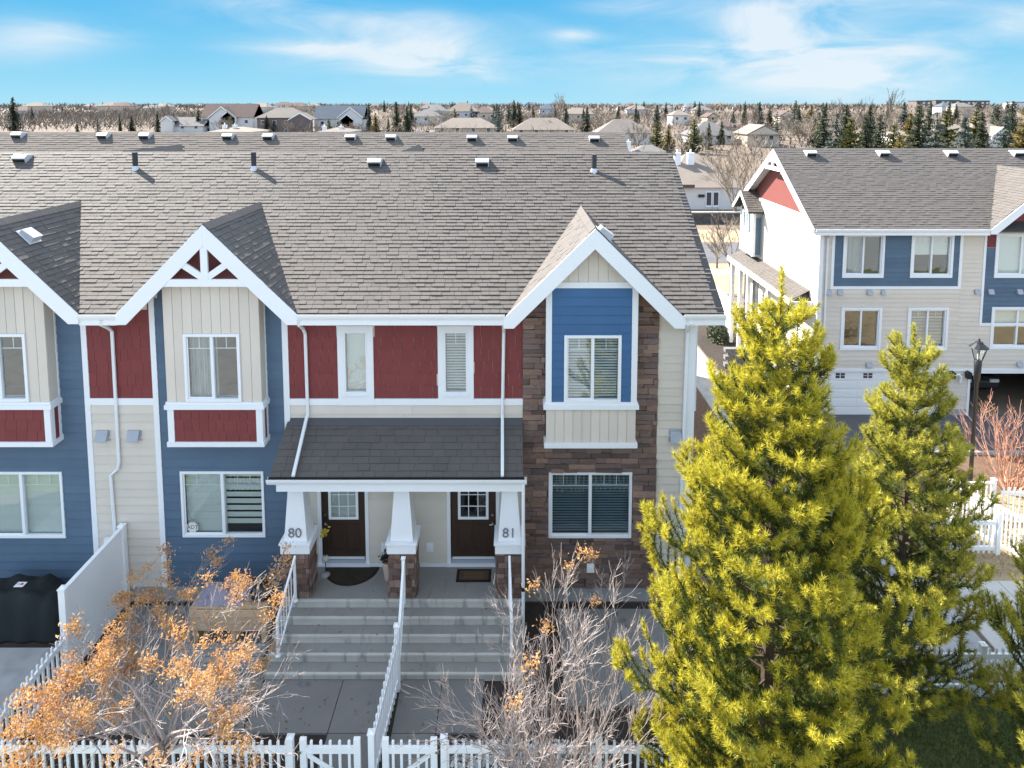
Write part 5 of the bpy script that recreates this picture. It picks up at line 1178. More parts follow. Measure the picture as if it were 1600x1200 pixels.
def pine(label, base, h, rad_, seed, m, levels=19, per=40, low=.05, lean=(0, 0), start=.10, dens=1.0, wd=.010):
    base = Vector(base); t = thing('pine_tree', label, 'tree', base); R = random.Random(seed)
    ax = lambda z: base + Vector((lean[0] * z / h, lean[1] * z / h, z))
    MB().tube([ax(h * f) for f in (-.02, .2, .4, .6, .8, .96)], [.13 * h / 9, .11 * h / 9, .085 * h / 9, .06 * h / 9, .03, .012], 8).build('trunk', M['pinebark'], t)
    limbs = MB(); T = []; IN = []
    for i in range(levels):
        f = start + (.90 - start) * (i / (levels - 1)) ** .92; z = f * h; u = (f - start) / (1 - start)
        nb = R.choice((6, 7, 7, 8)) if u < .85 else 5
        L0 = rad_ * min(.66, max(.07, (1 - u) ** .85)) * (1 if u > .12 else .88 + u)
        a0 = R.uniform(0, 6.28)
        for k in range(nb):
            a = a0 + 6.28 * k / nb + R.uniform(-.25, .25); ln = L0 * R.choice((R.uniform(.55, .8), R.uniform(.8, 1.0), R.uniform(.95, 1.22)))
            e0 = rad(8 + 38 * u ** 1.2 + R.uniform(-9, 9)); p = ax(z + R.uniform(-.1, .1)); pts = [p]; d = Vector((math.cos(a) * math.cos(e0), math.sin(a) * math.cos(e0), math.sin(e0)))
            ns = max(3, int(ln / .17)); rs = [max(.008, .030 * (ln / rad_))]
            for j in range(ns):
                d = (d + Vector((R.gauss(0, .06), R.gauss(0, .06), .03 + .08 * (j / ns) ** 1.5))).normalized(); p = p + d * ln / ns; pts.append(p); rs.append(max(.005, rs[0] * (1 - .8 * (j + 1) / ns)))
                g = (j + 1) / ns
                if g < (.16 if u < .4 else .24) and ln > .6: continue
                # side twigs
                for s in (-1, 1):
                    if R.random() > .92 * dens: continue
                    side = d.cross(Vector((0, 0, 1))).normalized() * s; tl = min(.75, (1 - g) * ln * .75 + .16) * R.uniform(.6, 1.15)
                    td = (d * .75 + side * .9 + Vector((0, 0, R.uniform(.05, .45)))).normalized(); q = p.copy(); m_ = max(1, int(tl / .12)); tp = [q.copy()]
                    for w in range(m_):
                        td = (td + Vector((R.gauss(0, .1), R.gauss(0, .1), .12))).normalized(); q = q + td * tl / m_; tp.append(q.copy())
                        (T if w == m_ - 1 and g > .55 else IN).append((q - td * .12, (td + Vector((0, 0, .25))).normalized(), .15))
                    limbs.tube(tp, [.006] * len(tp), 3, False)
                    T.append((q, (td + Vector((0, 0, .55))).normalized(), R.uniform(.10, .18)))
                if g > .3: IN.append((p - d * .1, (d + Vector((0, 0, .3))).normalized(), .15))
            T.append((p, (d + Vector((0, 0, .8))).normalized(), R.uniform(.16, .28))); T.append((p + Vector((0, 0, .10)), (d * .4 + Vector((0, 0, 1))).normalized(), .16))
            limbs.tube(pts, rs, 4, False)
    for k in range(16): T.append((ax(h * (.855 + k * .0095)), Vector((R.gauss(0, .1), R.gauss(0, .1), 1)).normalized(), .12))
    limbs.build('limbs', M['pinebark'], t)
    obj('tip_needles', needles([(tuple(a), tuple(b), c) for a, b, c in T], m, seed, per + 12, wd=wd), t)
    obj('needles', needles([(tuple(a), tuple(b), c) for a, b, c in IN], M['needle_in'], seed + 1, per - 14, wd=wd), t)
    return len(T), len(IN)
np1 = pine('tall bright yellow-green pine in front of the right end of the near row', (3.62, 8.95, 0), 9.15, 3.0, 4, M['needle'], 22, 46, wd=.012, start=.05)
np2 = pine('shorter yellow-green pine between the tall pine and the lamp post', (6.9, 11.3, 0), 7.55, 2.2, 9, M['needle2'], 16, 42, wd=.012, dens=.95)
np3 = pine('pine cut off by the frame edge in the lower corner beside the lawn', (9.35, 9.7, 0), 4.5, 3.2, 14, M['needle2'], 12, 42, wd=.012)
print('pine tufts', np1, np2, np3)

# spruces, golden conifers far off: four shapes shared by all
def spruce_mesh(seed, m, h=10.0, r=2.3, lv=24, droop=.35, gap=0):
    R = random.Random(seed); V = []
    for i in range(lv):
        f = .04 + .94 * i / lv; L0 = r * (1 - f) ** .85 * R.uniform(.85, 1.1) + .12; nb = 15 if f < .6 else 11
        for k in range(nb):
            if R.random() < gap: continue
            a = R.uniform(0, 6.28); ln = L0 * R.uniform(.7, 1.12); d = Vector((math.cos(a), math.sin(a), 0)); s = Vector((-math.sin(a), math.cos(a), 0)); z = f * h + R.uniform(-.2, .2)
            prev = Vector((0, 0, z)); ns = 3
            for j in range(1, ns + 1):
                g = j / ns; nx = d * ln * g + Vector((0, 0, z - droop * ln * g + .25 * ln * g * g)); w = .42 * ln * (1.15 - g) + .14
                for q in (-1, 1):
                    tip = prev.lerp(nx, .8) + s * q * w * R.uniform(.7, 1.2) + Vector((0, 0, -.18 * w)); V += [prev, nx, tip]
                V += [prev + Vector((0, 0, .05)), nx, prev.lerp(nx, .5) + Vector((0, 0, -.42 * R.uniform(.5, 1.2)))]
                prev = nx
    return np_mesh('crown', [tuple(v) for v in V], range(len(V)), 3, m)
trunk_me = MB().tube([(0, 0, -.3), (0, 0, 5), (0, 0, 9.6)], [.2, .13, .03], 6).mesh('trunk', M['pinebark'])
SPR = {'dark': [spruce_mesh(k, M['spruce'], r=2.5 if k % 2 else 2.1, gap=.06) for k in range(3)], 'blue': [spruce_mesh(10 + k, M['spruce_blue'], r=2.6, gap=.05) for k in range(2)],
       'gold': [spruce_mesh(20 + k, M['gold'], r=3.1, lv=20, droop=.1, gap=.12) for k in range(2)], 'thin': [spruce_mesh(30, M['spruce'], r=1.2, lv=26)], 'olive': [spruce_mesh(40, M['olive'], r=3.4, lv=16, droop=.0, gap=.1)], 'sparse': [spruce_mesh(50, M['spruce_blue'], r=2.5, lv=14, gap=.3)]}
def conifer(px, yt, yb, kind, label, group=None, Y=None):
    p = onground(px, yb) if Y is None else Vector(((px - 805) / 1050 * (Y * CT + 10 * ST), Y, zt(Y)))
    h = max(2.5, at(px, yt, p.y).z - p.z); s = h / 10
    t = thing('spruce_tree' if kind not in ('gold', 'olive') else 'pine_tree', label, 'tree', p, group)
    a = Matrix.Rotation(RN.uniform(0, 6.28), 4, 'Z') @ Matrix.Diagonal((s * RN.uniform(.9, 1.1), s * RN.uniform(.9, 1.1), s, 1))
    # local to the tree's base
    for nm, me in (('crown', SPR[kind][RN.randrange(len(SPR[kind]))]), ('trunk', trunk_me)):
        o = bpy.data.objects.new(nm, me); COL.objects.link(o); o.parent = t; o.matrix_basis = a
for px, yt, yb, kind, lab in (
    (23, 149, 204, 'dark', 'tall dark spruce at the far left, above the roof ridge'), (51, 166, 194, 'dark', 'smaller dark spruce just right of the tall far left one'),
    (98, 166, 184, 'dark', 'small distant spruce above the bare brown woods'), (121, 189, 206, 'dark', 'low dark spruce in front of the woods, left of the gappy one'),
    (153, 182, 206, 'sparse', 'thin gappy spruce in front of the bare woods'), (188, 178, 205, 'thin', 'narrow spruce, left one of a close pair before the woods'),
    (206, 177, 205, 'dark', 'broad spruce, right one of a close pair before the woods'), (247, 174, 206, 'dark', 'dark spruce left of the grey-roofed far house'),
    (272, 172, 206, 'sparse', 'brownish spruce in front of the grey-roofed far house'), (311, 170, 206, 'dark', 'dark spruce at the left corner of the brown-roofed far house'),
    (417, 179, 208, 'dark', 'dark spruce in front of the dark-walled house with hipped taupe roof'), (428, 186, 208, 'blue', 'grey-blue spruce in front of the dark-walled hipped house'),
    (473, 187, 208, 'olive', 'round olive conifer before the small gabled house'), (499, 164, 190, 'thin', 'slim spruce left of the slate-roofed house'), (524, 168, 200, 'dark', 'spruce standing in front of the slate roof'),
    (514, 184, 208, 'olive', 'olive pine, left one of two below the slate-roofed house'), (532, 186, 208, 'olive', 'olive pine, right one of two below the slate-roofed house'),
    (577, 159, 205, 'thin', 'thin dark spire-like spruce right of the slate-roofed house'), (587, 175, 209, 'gold', 'golden-brown conifer beside the thin dark spire'), (607, 184, 210, 'dark', 'low dark conifer between the golden pair'),
    (620, 157, 209, 'dark', 'tall dark spruce among golden conifers left of centre'), (634, 180, 209, 'gold', 'bright golden conifer right of the tall dark spruce'),
    (711, 169, 209, 'gold', 'rusty golden pine before the big beige hipped roof'), (770, 195, 210, 'dark', 'very low spruce just above the ridge, right of the rusty pine'), (779, 165, 210, 'sparse', 'gappy spruce left of the dark clump at centre'),
    (803, 154, 200, 'dark', 'tallest dark spruce of the clump at centre'), (812, 161, 200, 'dark', 'shorter dark spruce overlapping the tallest one at centre'), (804, 197, 210, 'dark', 'tiny dark conifer just above the ridge at centre'),
    (835, 167, 184, 'thin', 'slim far spruce right of the centre clump'), (847, 187, 210, 'dark', 'conical spruce before the second beige hipped roof'), (871, 167, 190, 'dark', 'dark spruce, left of two behind the second beige roof'),
    (884, 168, 201, 'dark', 'dark spruce, right of two behind the second beige roof'), (877, 192, 209, 'olive', 'yellow-green bush-like pine above the ridge'), (917, 164, 210, 'dark', 'tall dark spruce right of the yellow-green bush'), (909, 176, 210, 'sparse', 'gappy spruce against the tall dark one'),
    (966, 164, 190, 'dark', 'dark spruce in line with the far end of the rear roof'), (997, 171, 192, 'dark', 'low dark spruce behind the white-walled beige house'), (1026, 161, 200, 'blue', 'broad blue-grey spruce behind the golden pair'),
    (1026, 186, 236, 'olive', 'olive-green conifer, left one of the golden pair by the roof end'), (1044, 194, 240, 'gold', 'golden conifer, right one of the pair by the roof end'), (1055, 166, 194, 'thin', 'thin dark spruce above the golden pair'),
    (1092, 157, 190, 'dark', 'pointed dark spruce on the skyline'), (1098, 167, 192, 'sparse', 'brownish spruce beside the pointed skyline spruce'), (1107, 189, 234, 'dark', 'dark green spruce, left one before the grey house'), (1084, 184, 240, 'olive', 'tall olive conifer left of the dark green pair'),
    (1127, 187, 226, 'dark', 'dark green spruce, right one before the grey house'), (1145, 172, 200, 'dark', 'dense spruce behind the grey house'), (1163, 162, 196, 'dark', 'dark spruce, left one of a skyline pair'), (1186, 157, 198, 'blue', 'blue-grey spruce, right one of a skyline pair'),
    (1202, 166, 200, 'dark', 'dark spruce behind the white gable peak'), (1213, 171, 219, 'sparse', 'see-through spruce just above the white gable peak'), (1249, 175, 196, 'dark', 'small spruce above the pink shrubs')): conifer(px, yt, yb, kind, lab)
for px, yt, Y, kind, lab in (
    (1284, 161, 118, 'dark', 'first dark spruce of the row behind the right block roof'), (1304, 168, 110, 'sparse', 'open-branched spruce, second of the row behind the right block'), (1319, 159, 124, 'dark', 'tall spruce behind the open-branched one'),
    (1327, 178, 108, 'olive', 'olive conifer between dark ones behind the right block'), (1350, 174, 112, 'dark', 'bushy dark spruce in the middle of the row behind the right block'), (1372, 174, 110, 'dark', 'bushy dark spruce, right of the middle of that row'),
    (1357, 161, 150, 'dark', 'pointed spruce rising behind the middle of the row'), (1394, 188, 108, 'olive', 'loose olive conifer above the second roof vent'), (1403, 208, 104, 'gold', 'small orange-brown conifer above the second roof vent'),
    (1432, 159, 118, 'dark', 'tall dark spruce left of the cream bungalow'), (1420, 172, 126, 'gold', 'brown-gold conifer left of the cream bungalow'), (1449, 165, 130, 'dark', 'dark spruce on the left of the cream bungalow roof'), (1460, 166, 106, 'sparse', 'pale open spruce before the cream bungalow'),
    (1476, 166, 140, 'olive', 'olive spruce behind the cream bungalow'), (1504, 176, 106, 'blue', 'blue-grey spruce standing between two bungalow roofs'), (1522, 168, 150, 'olive', 'broad olive conifer behind the bungalow gap'), (1532, 172, 145, 'dark', 'spruce above the white garage bungalow'),
    (1568, 165, 130, 'sparse', 'bare-looking spruce near the right frame edge'), (1578, 154, 150, 'dark', 'tall dark spruce near the right frame edge'), (1597, 163, 108, 'gold', 'yellow-brown conifer cut by the right frame edge')): conifer(px, yt, 0, kind, lab, None, Y)
R = random.Random(77)
for k in range(46):          # the rest, far off
    px = R.uniform(560, 1600); Y = R.uniform(330, 900); p = Vector(((px - 805) / 1050 * Y, Y, zt(Y))); h = R.uniform(6, 10)
    t = thing('spruce_tree', 'small dark spruce in the hazy far suburb', 'tree', p, 'far spruces'); s = h / 10
    for nm, me in (('crown', SPR['dark'][R.randrange(3)]), ('trunk', trunk_me)):
        o = bpy.data.objects.new(nm, me); COL.objects.link(o); o.parent = t; o.matrix_basis = Matrix.Diagonal((s, s, s, 1))

for k in range(30):
    px = R.choice((R.uniform(560, 960), R.uniform(900, 1280), R.uniform(1230, 1600))); Y = R.uniform(170, 330); p = Vector(((px - 805) / 1050 * Y, Y, zt(Y))); h = R.uniform(6, 10.5); kd = R.choice(('dark', 'dark', 'dark', 'blue', 'thin', 'gold', 'sparse'))
    t = thing('spruce_tree', {'dark': 'dark green spruce among the houses beyond', 'blue': 'blue-grey spruce among the houses beyond', 'thin': 'slender spruce among the houses beyond', 'gold': 'golden-brown conifer among the houses beyond', 'sparse': 'open-branched spruce among the houses beyond'}[kd], 'tree', p, kd + ' conifers in the middle distance'); s = h / 10
    for nm, me in (('crown', SPR[kd][R.randrange(len(SPR[kd]))]), ('trunk', trunk_me)):
        o = bpy.data.objects.new(nm, me); COL.objects.link(o); o.parent = t; o.matrix_basis = Matrix.Rotation(R.uniform(0, 6.28), 4, 'Z') @ Matrix.Diagonal((s, s, s, 1))

# leafless trees
def bare_protos(seed, h, m, spread=.5, depth=4, kids=(3, 4), el0=(.75, 1.45), n=8, stem=.22, r0=.16, rmin=.016, shrink=.62):
    tr = Tree(seed); R = tr.r; b = MB(); b.tube([(0, 0, -.3), (0, 0, h * stem)], [r0 * 1.2, r0], 7)
    for k in range(n):
        a = 6.28 * k / n + R.uniform(-.3, .3); e = R.uniform(*el0)
        tr.grow(Vector((0, 0, h * stem - R.uniform(0, .06 * h))), Vector((math.cos(a) * math.cos(e), math.sin(a) * math.cos(e), math.sin(e))), h * R.uniform(.30, .42), r0 * .5, depth, .16, spread, kids, .08, shrink, 4, rmin)
    return tr.mesh('crown', m, lambda d: True), b.mesh('trunk', M['trunkbark'])
BIG = bare_protos(3, 10, M['bare'], .45, 4, (3, 4), (.5, 1.4), 9)
BT = [bare_protos(40 + k, 10, M['bare'], .55, 3, (3, 5), (.6, 1.4), 8, rmin=.045, r0=.2) for k in range(3)]
POP = bare_protos(60, 10, M['bare'], .22, 3, (3, 4), (1.25, 1.5), 7, .12, rmin=.03)
SML = bare_protos(70, 10, M['trunkbark'], .5, 3, (2, 4), (.5, 1.3), 6, .42, .22, .05, .66)
def bare(px, yt, yb, proto, label, group=None, name='bare_tree', Y=None, wide=1.0):
    p = onground(px, yb) if Y is None else Vector(((px - 805) / 1050 * (Y * CT + 10 * ST), Y, zt(Y)))
    h = max(2, at(px, yt, p.y).z - p.z); s = h / 10 * 1.0
    t = thing(name, label, 'tree', p, group)
    a = Matrix.Rotation(RN.uniform(0, 6.28), 4, 'Z') @ Matrix.Diagonal((s * wide, s * wide, s, 1))
    for nm, me in (('crown', proto[0]), ('trunk', proto[1])):
        o = bpy.data.objects.new(nm, me); COL.objects.link(o); o.parent = t; o.matrix_basis = a
bare(1148, 226, 349, BIG, 'large fan-shaped leafless tree in front of the white bungalow', wide=1.15)
bare(1142, 352, 462, SML, 'small dark leafless tree by the white deck screen')
bare(1120, 345, 420, BT[0], 'twiggy young leafless tree between roof edge and street')
bare(1161, 322, 372, BT[1], 'reddish leafless tree right of the large fan-shaped one')
for px, yt, Y, lab in ((1390, 130, 190, 'tallest pale leafless poplar on the skyline at right'), (1346, 146, 190, 'faint leafless poplar left of the tallest one'), (1305, 148, 200, 'faint leafless poplar at the left of the skyline three'), (878, 139, 260, 'bare poplar, taller one of the centre pair on the skyline'), (869, 150, 262, 'bare poplar, shorter one of the centre pair on the skyline'), (212, 156, 240, 'pale bare poplar left of the grey-roofed far house'), (261, 155, 245, 'pale bare poplar above the grey-roofed far house'), (1012, 155, 260, 'thin bare poplar on the skyline right of centre')):
    bare(px, yt, 0, POP, lab, None, 'bare_poplar', Y, 1.0)
for px, yt, yb, lab in ((862, 183, 214, 'pinkish bare tree before the second beige roof'), (452, 188, 209, 'bare grey tree before the dark-walled house'), (545, 188, 209, 'wide bare shrub-like tree below the slate-roofed house'), (560, 190, 209, 'second wide bare tree below the slate-roofed house'), (677, 180, 205, 'bare brown tree left of the rusty pine'), (900, 180, 212, 'pale bare tree right of the yellow-green bush'), (935, 178, 212, 'bare tree left of the white-walled house'), (1065, 205, 240, 'bare brown tree right of the golden pair'), (1150, 205, 240, 'bare brown tree right of the dark green pair'), (1178, 212, 250, 'bare tree under the skyline pair'), (1235, 180, 226, 'bare pink-brown tree right of the white gable peak'), (1262, 182, 228, 'bare pink-brown tree by the first dark spruce of the row'), (1600, 185, 225, 'bare tree at the right frame edge'), (1548, 200, 228, 'bare orange-brown bush before the white garage')):
    bare(px, yt, yb, BT[RN.randrange(3)], lab, wide=1.3)
for k in range(110):
    px = R.uniform(330, 1600); Y = R.uniform(150, 520); p = Vector(((px - 805) / 1050 * Y, Y, zt(Y))); h = R.uniform(5.0, 8.0)
    t = thing('bare_tree', 'leafless brown tree among the distant houses', 'tree', p, 'distant bare trees'); s = h / 10; pr_ = BT[R.randrange(3)]
    a = Matrix.Rotation(R.uniform(0, 6.28), 4, 'Z') @ Matrix.Diagonal((s * 1.3, s * 1.3, s, 1))
    for nm, me in (('crown', pr_[0]), ('trunk', pr_[1])):
        o = bpy.data.objects.new(nm, me); COL.objects.link(o); o.parent = t; o.matrix_basis = a
def woods(name, n, box, h, w, seed, m, label):
    g = np.random.default_rng(seed); x = g.uniform(box[0], box[1], n); y = g.uniform(box[2], box[3], n) if box[2] > 0 else 0
    z = np.array([zt(v) for v in y]); hh = g.uniform(*h, n); f = g.random(n); ww = w * g.uniform(.4, 1.3, n)
    az_ = g.uniform(0, 6.28, n); tl = g.normal(0, .25, (n, 2)); b = np.stack([x, y, z + hh * f * .55], 1); tip = np.stack([x + tl[:, 0] * hh, y + tl[:, 1] * hh, z + hh * (.35 + .65 * f)], 1)
    d = np.stack([np.cos(az_) * ww, np.sin(az_) * ww, 0 * ww], 1)
    V = np.stack([b - d, b + d, tip], 1).reshape(-1, 3)
    o = obj(name, np_mesh(name, V, np.arange(n * 3), 3, m), kind='stuff'); o['label'] = label
woods('bare_woods', 16000, (-270, -104, 226, 420), (4, 6.3), .16, 1, M['woods'], 'brown mass of leafless woods at the left beyond the rear roof')
woods('far_woods', 26000, (-900, 900, 420, 1500), (5, 9), .8, 2, M['woods'], 'hazy band of leafless trees along the horizon')
woods('near_woods', 42000, (-70, 230, 105, 420), (2.0, 5.5), .11, 3, M['woods'], 'leafless brown undergrowth between the distant houses')

# ------------------------------------------------------------------ houses beyond
def house(l, r, yr, ye, yb, kind, wall, roofm, label, chim=(), wins=4, Y=None, depth=11, garage=None, gables=()):
    cxp = (l + r) / 2
    p = onground(cxp, yb) if Y is None else Vector(((cxp - 805) / 1050 * (Y * CT + 10 * ST), Y, zt(Y)))
    Y = p.y; x0, x1 = at(l, ye, Y).x, at(r, ye, Y).x; ze = at(cxp, ye, Y).z; zr = at(cxp, yr, Y + depth / 2).z; zb = min(p.z, zt(Y)) - .3
    if zr < ze + .8: zr = ze + .8
    t = thing('house', label, 'house', (p.x, Y, p.z)); wm_, rm_ = M['wallfar'][wall], M['rooffar'][roofm]
    ov = .5; dm = Y + depth / 2
    MB().box(x0 + ov, x1 - ov, Y + ov, Y + depth - ov, zb, ze).build('wall', wm_, t)
    b = MB()
    if kind == 'hip':
        k = min((x1 - x0) * .42, depth / 2); a, c = x0 + k, x1 - k
        b.add([(x0, Y, ze), (x1, Y, ze), (x1, Y + depth, ze), (x0, Y + depth, ze), (a, dm, zr), (c, dm, zr)], [(0, 1, 5, 4), (1, 2, 5), (2, 3, 4, 5), (3, 0, 4), (3, 2, 1, 0)])
    elif kind == 'side': b.prism([(Y, ze), (dm, zr), (Y + depth, ze)], 'x', x0, x1)
    else:
        b.prism([(x0, ze), ((x0 + x1) / 2, zr), (x1, ze)], 'y', Y - .3, Y + depth)
        MB().prism([(x0 + ov, ze), ((x0 + x1) / 2, zr - .5), (x1 - ov, ze)], 'y', Y - .36, Y - .301).build('gable', wm_, t)
    rf = b.build('roof', rm_, t)
    if kind == 'side':
        for xx in (x0 - .001, x1 - .25): MB().prism([(Y + .6, ze), (dm, zr - .4), (Y + depth - .6, ze)], 'x', xx - .02, xx + .27 - .02).build('gable', wm_, t)
    for gx, gw, gy in gables:           # front gables: centre, width, peak row
        gc = at(gx, gy, Y).x; w = gw / 1050 * Y / 2; gz = at(gx, gy, Y - 1).z; gb = max(ze - .5, gz - w * .8)
        q = MB()
        for s in (-1, 1): q.hexa([(gc, Y - 1.3, gz - .2), (gc, dm, gz - .2), (gc + s * w, dm, gb - .2), (gc + s * w, Y - 1.3, gb - .2), (gc, Y - 1.3, gz), (gc, dm, gz), (gc + s * w, dm, gb), (gc + s * w, Y - 1.3, gb)])
        q.build('gable_roof', rm_, t)
        MB().prism([(gc - w * .9, gb - .1), (gc, gz - .35), (gc + w * .9, gb - .1), (gc + w * .9, zb), (gc - w * .9, zb)], 'y', Y - 1.0, Y + .49).build('gable', wm_, t)
        MB().prism([(gc - w, gb), (gc, gz), (gc + w, gb), (gc + w, gb - .35), (gc, gz - .4), (gc - w, gb - .35)], 'y', Y - 1.38, Y - 1.301).build('barge_board', M['white'], t)
    rows = [(zb + ze) / 2 + .9] if ze - zb < 4.5 else [ze - 1.5, ze - 4.3]
    for zc in rows:
        for k in range(wins):
            xx = x0 + ov + (x1 - x0 - 2 * ov) * (k + .5) / wins
            if garage and garage[0] <= (k + .5) / wins <= garage[1]: continue
            yy = Y + ov; w = MB(); w.box(xx - .62, xx + .62, yy - .06, yy - .001, zc - .62, zc + .62); f = w.build('window', M['white'], t)
            MB().box(xx - .52, xx + .52, yy - .09, yy - .0605, zc - .52, zc + .52).build('pane', M['farglass'], f)
    if garage:
        a, c = x0 + (x1 - x0) * garage[0], x0 + (x1 - x0) * garage[1]; MB().box(a, c, Y + ov - .08, Y + ov - .001, p.z, p.z + 2.2).build('garage_door', M['garage'], t)
    for cx_, cy_ in chim:
        q = at(cx_, cy_, Y + depth * .35); c = MB(); c.box(q.x - .45, q.x + .45, q.y - .35, q.y + .35, ze, q.z).box(q.x - .52, q.x + .52, q.y - .42, q.y + .42, q.z, q.z + .12).tube([(q.x, q.y, q.z + .12), (q.x, q.y, q.z + .6)], .12, 8); c.build('chimney', M['white'], rf)
    return t
house(312, 396, 162, 183, 206, 'side', 0, 2, 'big two storey house with brown roof and cream timbered front gables', wins=4, gables=((348, 44, 166), (358, 26, 173)))
house(250, 318, 183, 197, 207, 'side', 0, 1, 'grey-roofed white house just left of the big brown-roofed one', wins=3, gables=((262, 20, 181),))
house(398, 476, 168, 184, 208, 'hip', 3, 4, 'dark-walled two storey house with a hipped taupe roof', wins=4, gables=((470, 36, 176),))
house(488, 568, 165, 186, 205, 'side', 0, 3, 'white house with a steep slate-blue roof and a stepped gable', wins=3, gables=((548, 40, 167), (543, 22, 178)))
house(322, 396, 198, 206, 214, 'hip', 0, 0, 'low hipped bungalow with two white chimneys, below the brown-roofed house', ((351, 196), (367, 196)), Y=150)
house(494, 548, 199, 206, 214, 'hip', 0, 4, 'low bungalow with two small white chimneys, below the slate-roofed house', ((507, 198), (533, 198)), Y=150)
house(640, 690, 171, 182, 196, 'hip', 0, 1, 'greyish hipped house on the far rise, left of the steep beige one', wins=3)
house(664, 698, 163, 173, 190, 'hip', 4, 1, 'grey hipped house peeking over the far rise', wins=2)
house(696, 748, 160, 174, 192, 'hip', 4, 0, 'steep beige hipped house highest on the far rise', wins=4)
house(736, 776, 167, 176, 192, 'hip', 1, 2, 'brown hipped house right of the highest one on the rise', wins=3)
house(676, 778, 184, 200, 214, 'hip', 1, 0, 'broad beige hipped bungalow behind the rusty pine', wins=4)
house(655, 700, 203, 208, 214, 'hip', 0, 0, 'low roof with a white chimney, bottom left of the broad beige bungalow', ((652, 203),), wins=2)
house(800, 900, 184, 203, 216, 'hip', 1, 0, 'second broad beige hipped bungalow, right of the centre spruces', wins=4)
house(842, 868, 162, 170, 184, 'hip', 4, 3, 'slate hipped house small on the skyline right of centre', wins=2)
house(878, 930, 168, 178, 192, 'hip', 1, 0, 'beige house half hidden by bare trees right of centre', wins=3)
house(932, 1022, 186, 208, 226, 'hip', 0, 4, 'white-walled bungalow with a beige roof at the end of the rear roof', wins=4)
house(978, 1062, 226, 246, 258, 'hip', 0, 1, 'grey-roofed bungalow tucked behind the end of the rear roof', ((982, 222),), wins=3)
house(1076, 1152, 190, 212, 226, 'hip', 0, 1, 'white bungalow with grey hipped roof behind the dark green pair of spruces', wins=4)
house(1166, 1222, 194, 210, 230, 'front', 1, 0, 'cream bungalow with a gable end below the skyline spruces', wins=2)
house(1118, 1160, 188, 198, 204, 'hip', 1, 2, 'brown-roofed bungalow behind the grey house', wins=2)
house(1460, 1536, 191, 208, 232, 'hip', 1, 0, 'cream bungalow with a beige hipped roof above the right block', wins=4)
house(1514, 1592, 189, 210, 232, 'hip', 0, 0, 'bungalow with a white garage and two beige hips at the far right', wins=3, garage=(.08, .42), gables=((1562, 34, 198),))
house(1400, 1440, 204, 212, 228, 'hip', 0, 4, 'pale bungalow half hidden by spruces above the right block', wins=2)
house(1040, 1166, 240, 293, 328, 'hip', 0, 0, 'near white bungalow with beige roof and twin white chimneys across the street', ((1058, 240), (1079, 240)), wins=0, Y=88, depth=15)
hb = bpy.data.objects['house.%03d' % (sum(o.name.startswith('house') and o.parent is None for o in bpy.data.objects) - 1)]
for px, w_, m_ in ((1108, .42, 'glass'), (1119, .42, 'farglass')):
    a = at(px, 299, 88.4); c = at(px, 324, 88.4); f = MB().box(a.x - w_, a.x + w_, 88.40, 88.495, c.z, a.z).build('door', M['white'], hb); MB().box(a.x - w_ + .12, a.x + w_ - .12, 88.36, 88.3995, c.z + .3, a.z - .15).build('pane', M['farglass'], f)
a = at(1096, 306, 88.4); MB().box(a.x - .4, a.x + .4, 88.3, 88.49, a.z - .18, a.z + .18).build('wall_box', M['black'], hb)
a = at(1070, 291, 88); MB().box(a.x - 1.3, a.x + 1.3, 87.9, 87.99, a.z - .22, a.z + .22).build('roof_vent', M['rooffar'][2], hb)
house(1050, 1080, 172, 180, 196, 'hip', 0, 4, 'small far house with an arched white dormer', wins=2)
house(1104, 1124, 176, 183, 194, 'front', 1, 2, 'small far house with an orange-brown roof', wins=1)
house(1218, 1246, 172, 181, 195, 'front', 1, 2, 'beige far house above the white gable peak', wins=2)
for k in range(44):
    px = R.uniform(0, 1600); Y = R.uniform(380, 1000); w = R.uniform(10, 15); x = (px - 805) / 1050 * Y; z = zt(Y); h = R.uniform(2.8, 4.2) if R.random() < .6 else 5.6
    t = thing('house', 'small pale house in the hazy far suburb', 'house', (x, Y, z), 'far suburb houses')
    MB().box(x - w / 2, x + w / 2, Y, Y + 10, z - .3, z + h).build('wall', M['wallfar'][R.choice((0, 1, 2, 4))], t)
    b = MB(); b.add([(x - w / 2 - .5, Y - .5, z + h), (x + w / 2 + .5, Y - .5, z + h), (x + w / 2 + .5, Y + 10.5, z + h), (x - w / 2 - .5, Y + 10.5, z + h), (x - w * .2, Y + 5, z + h + 2.6), (x + w * .2, Y + 5, z + h + 2.6)], [(0, 1, 5, 4), (1, 2, 5), (2, 3, 4, 5), (3, 0, 4), (3, 2, 1, 0)])
    b.build('roof', M['rooffar'][R.randrange(5)], t)
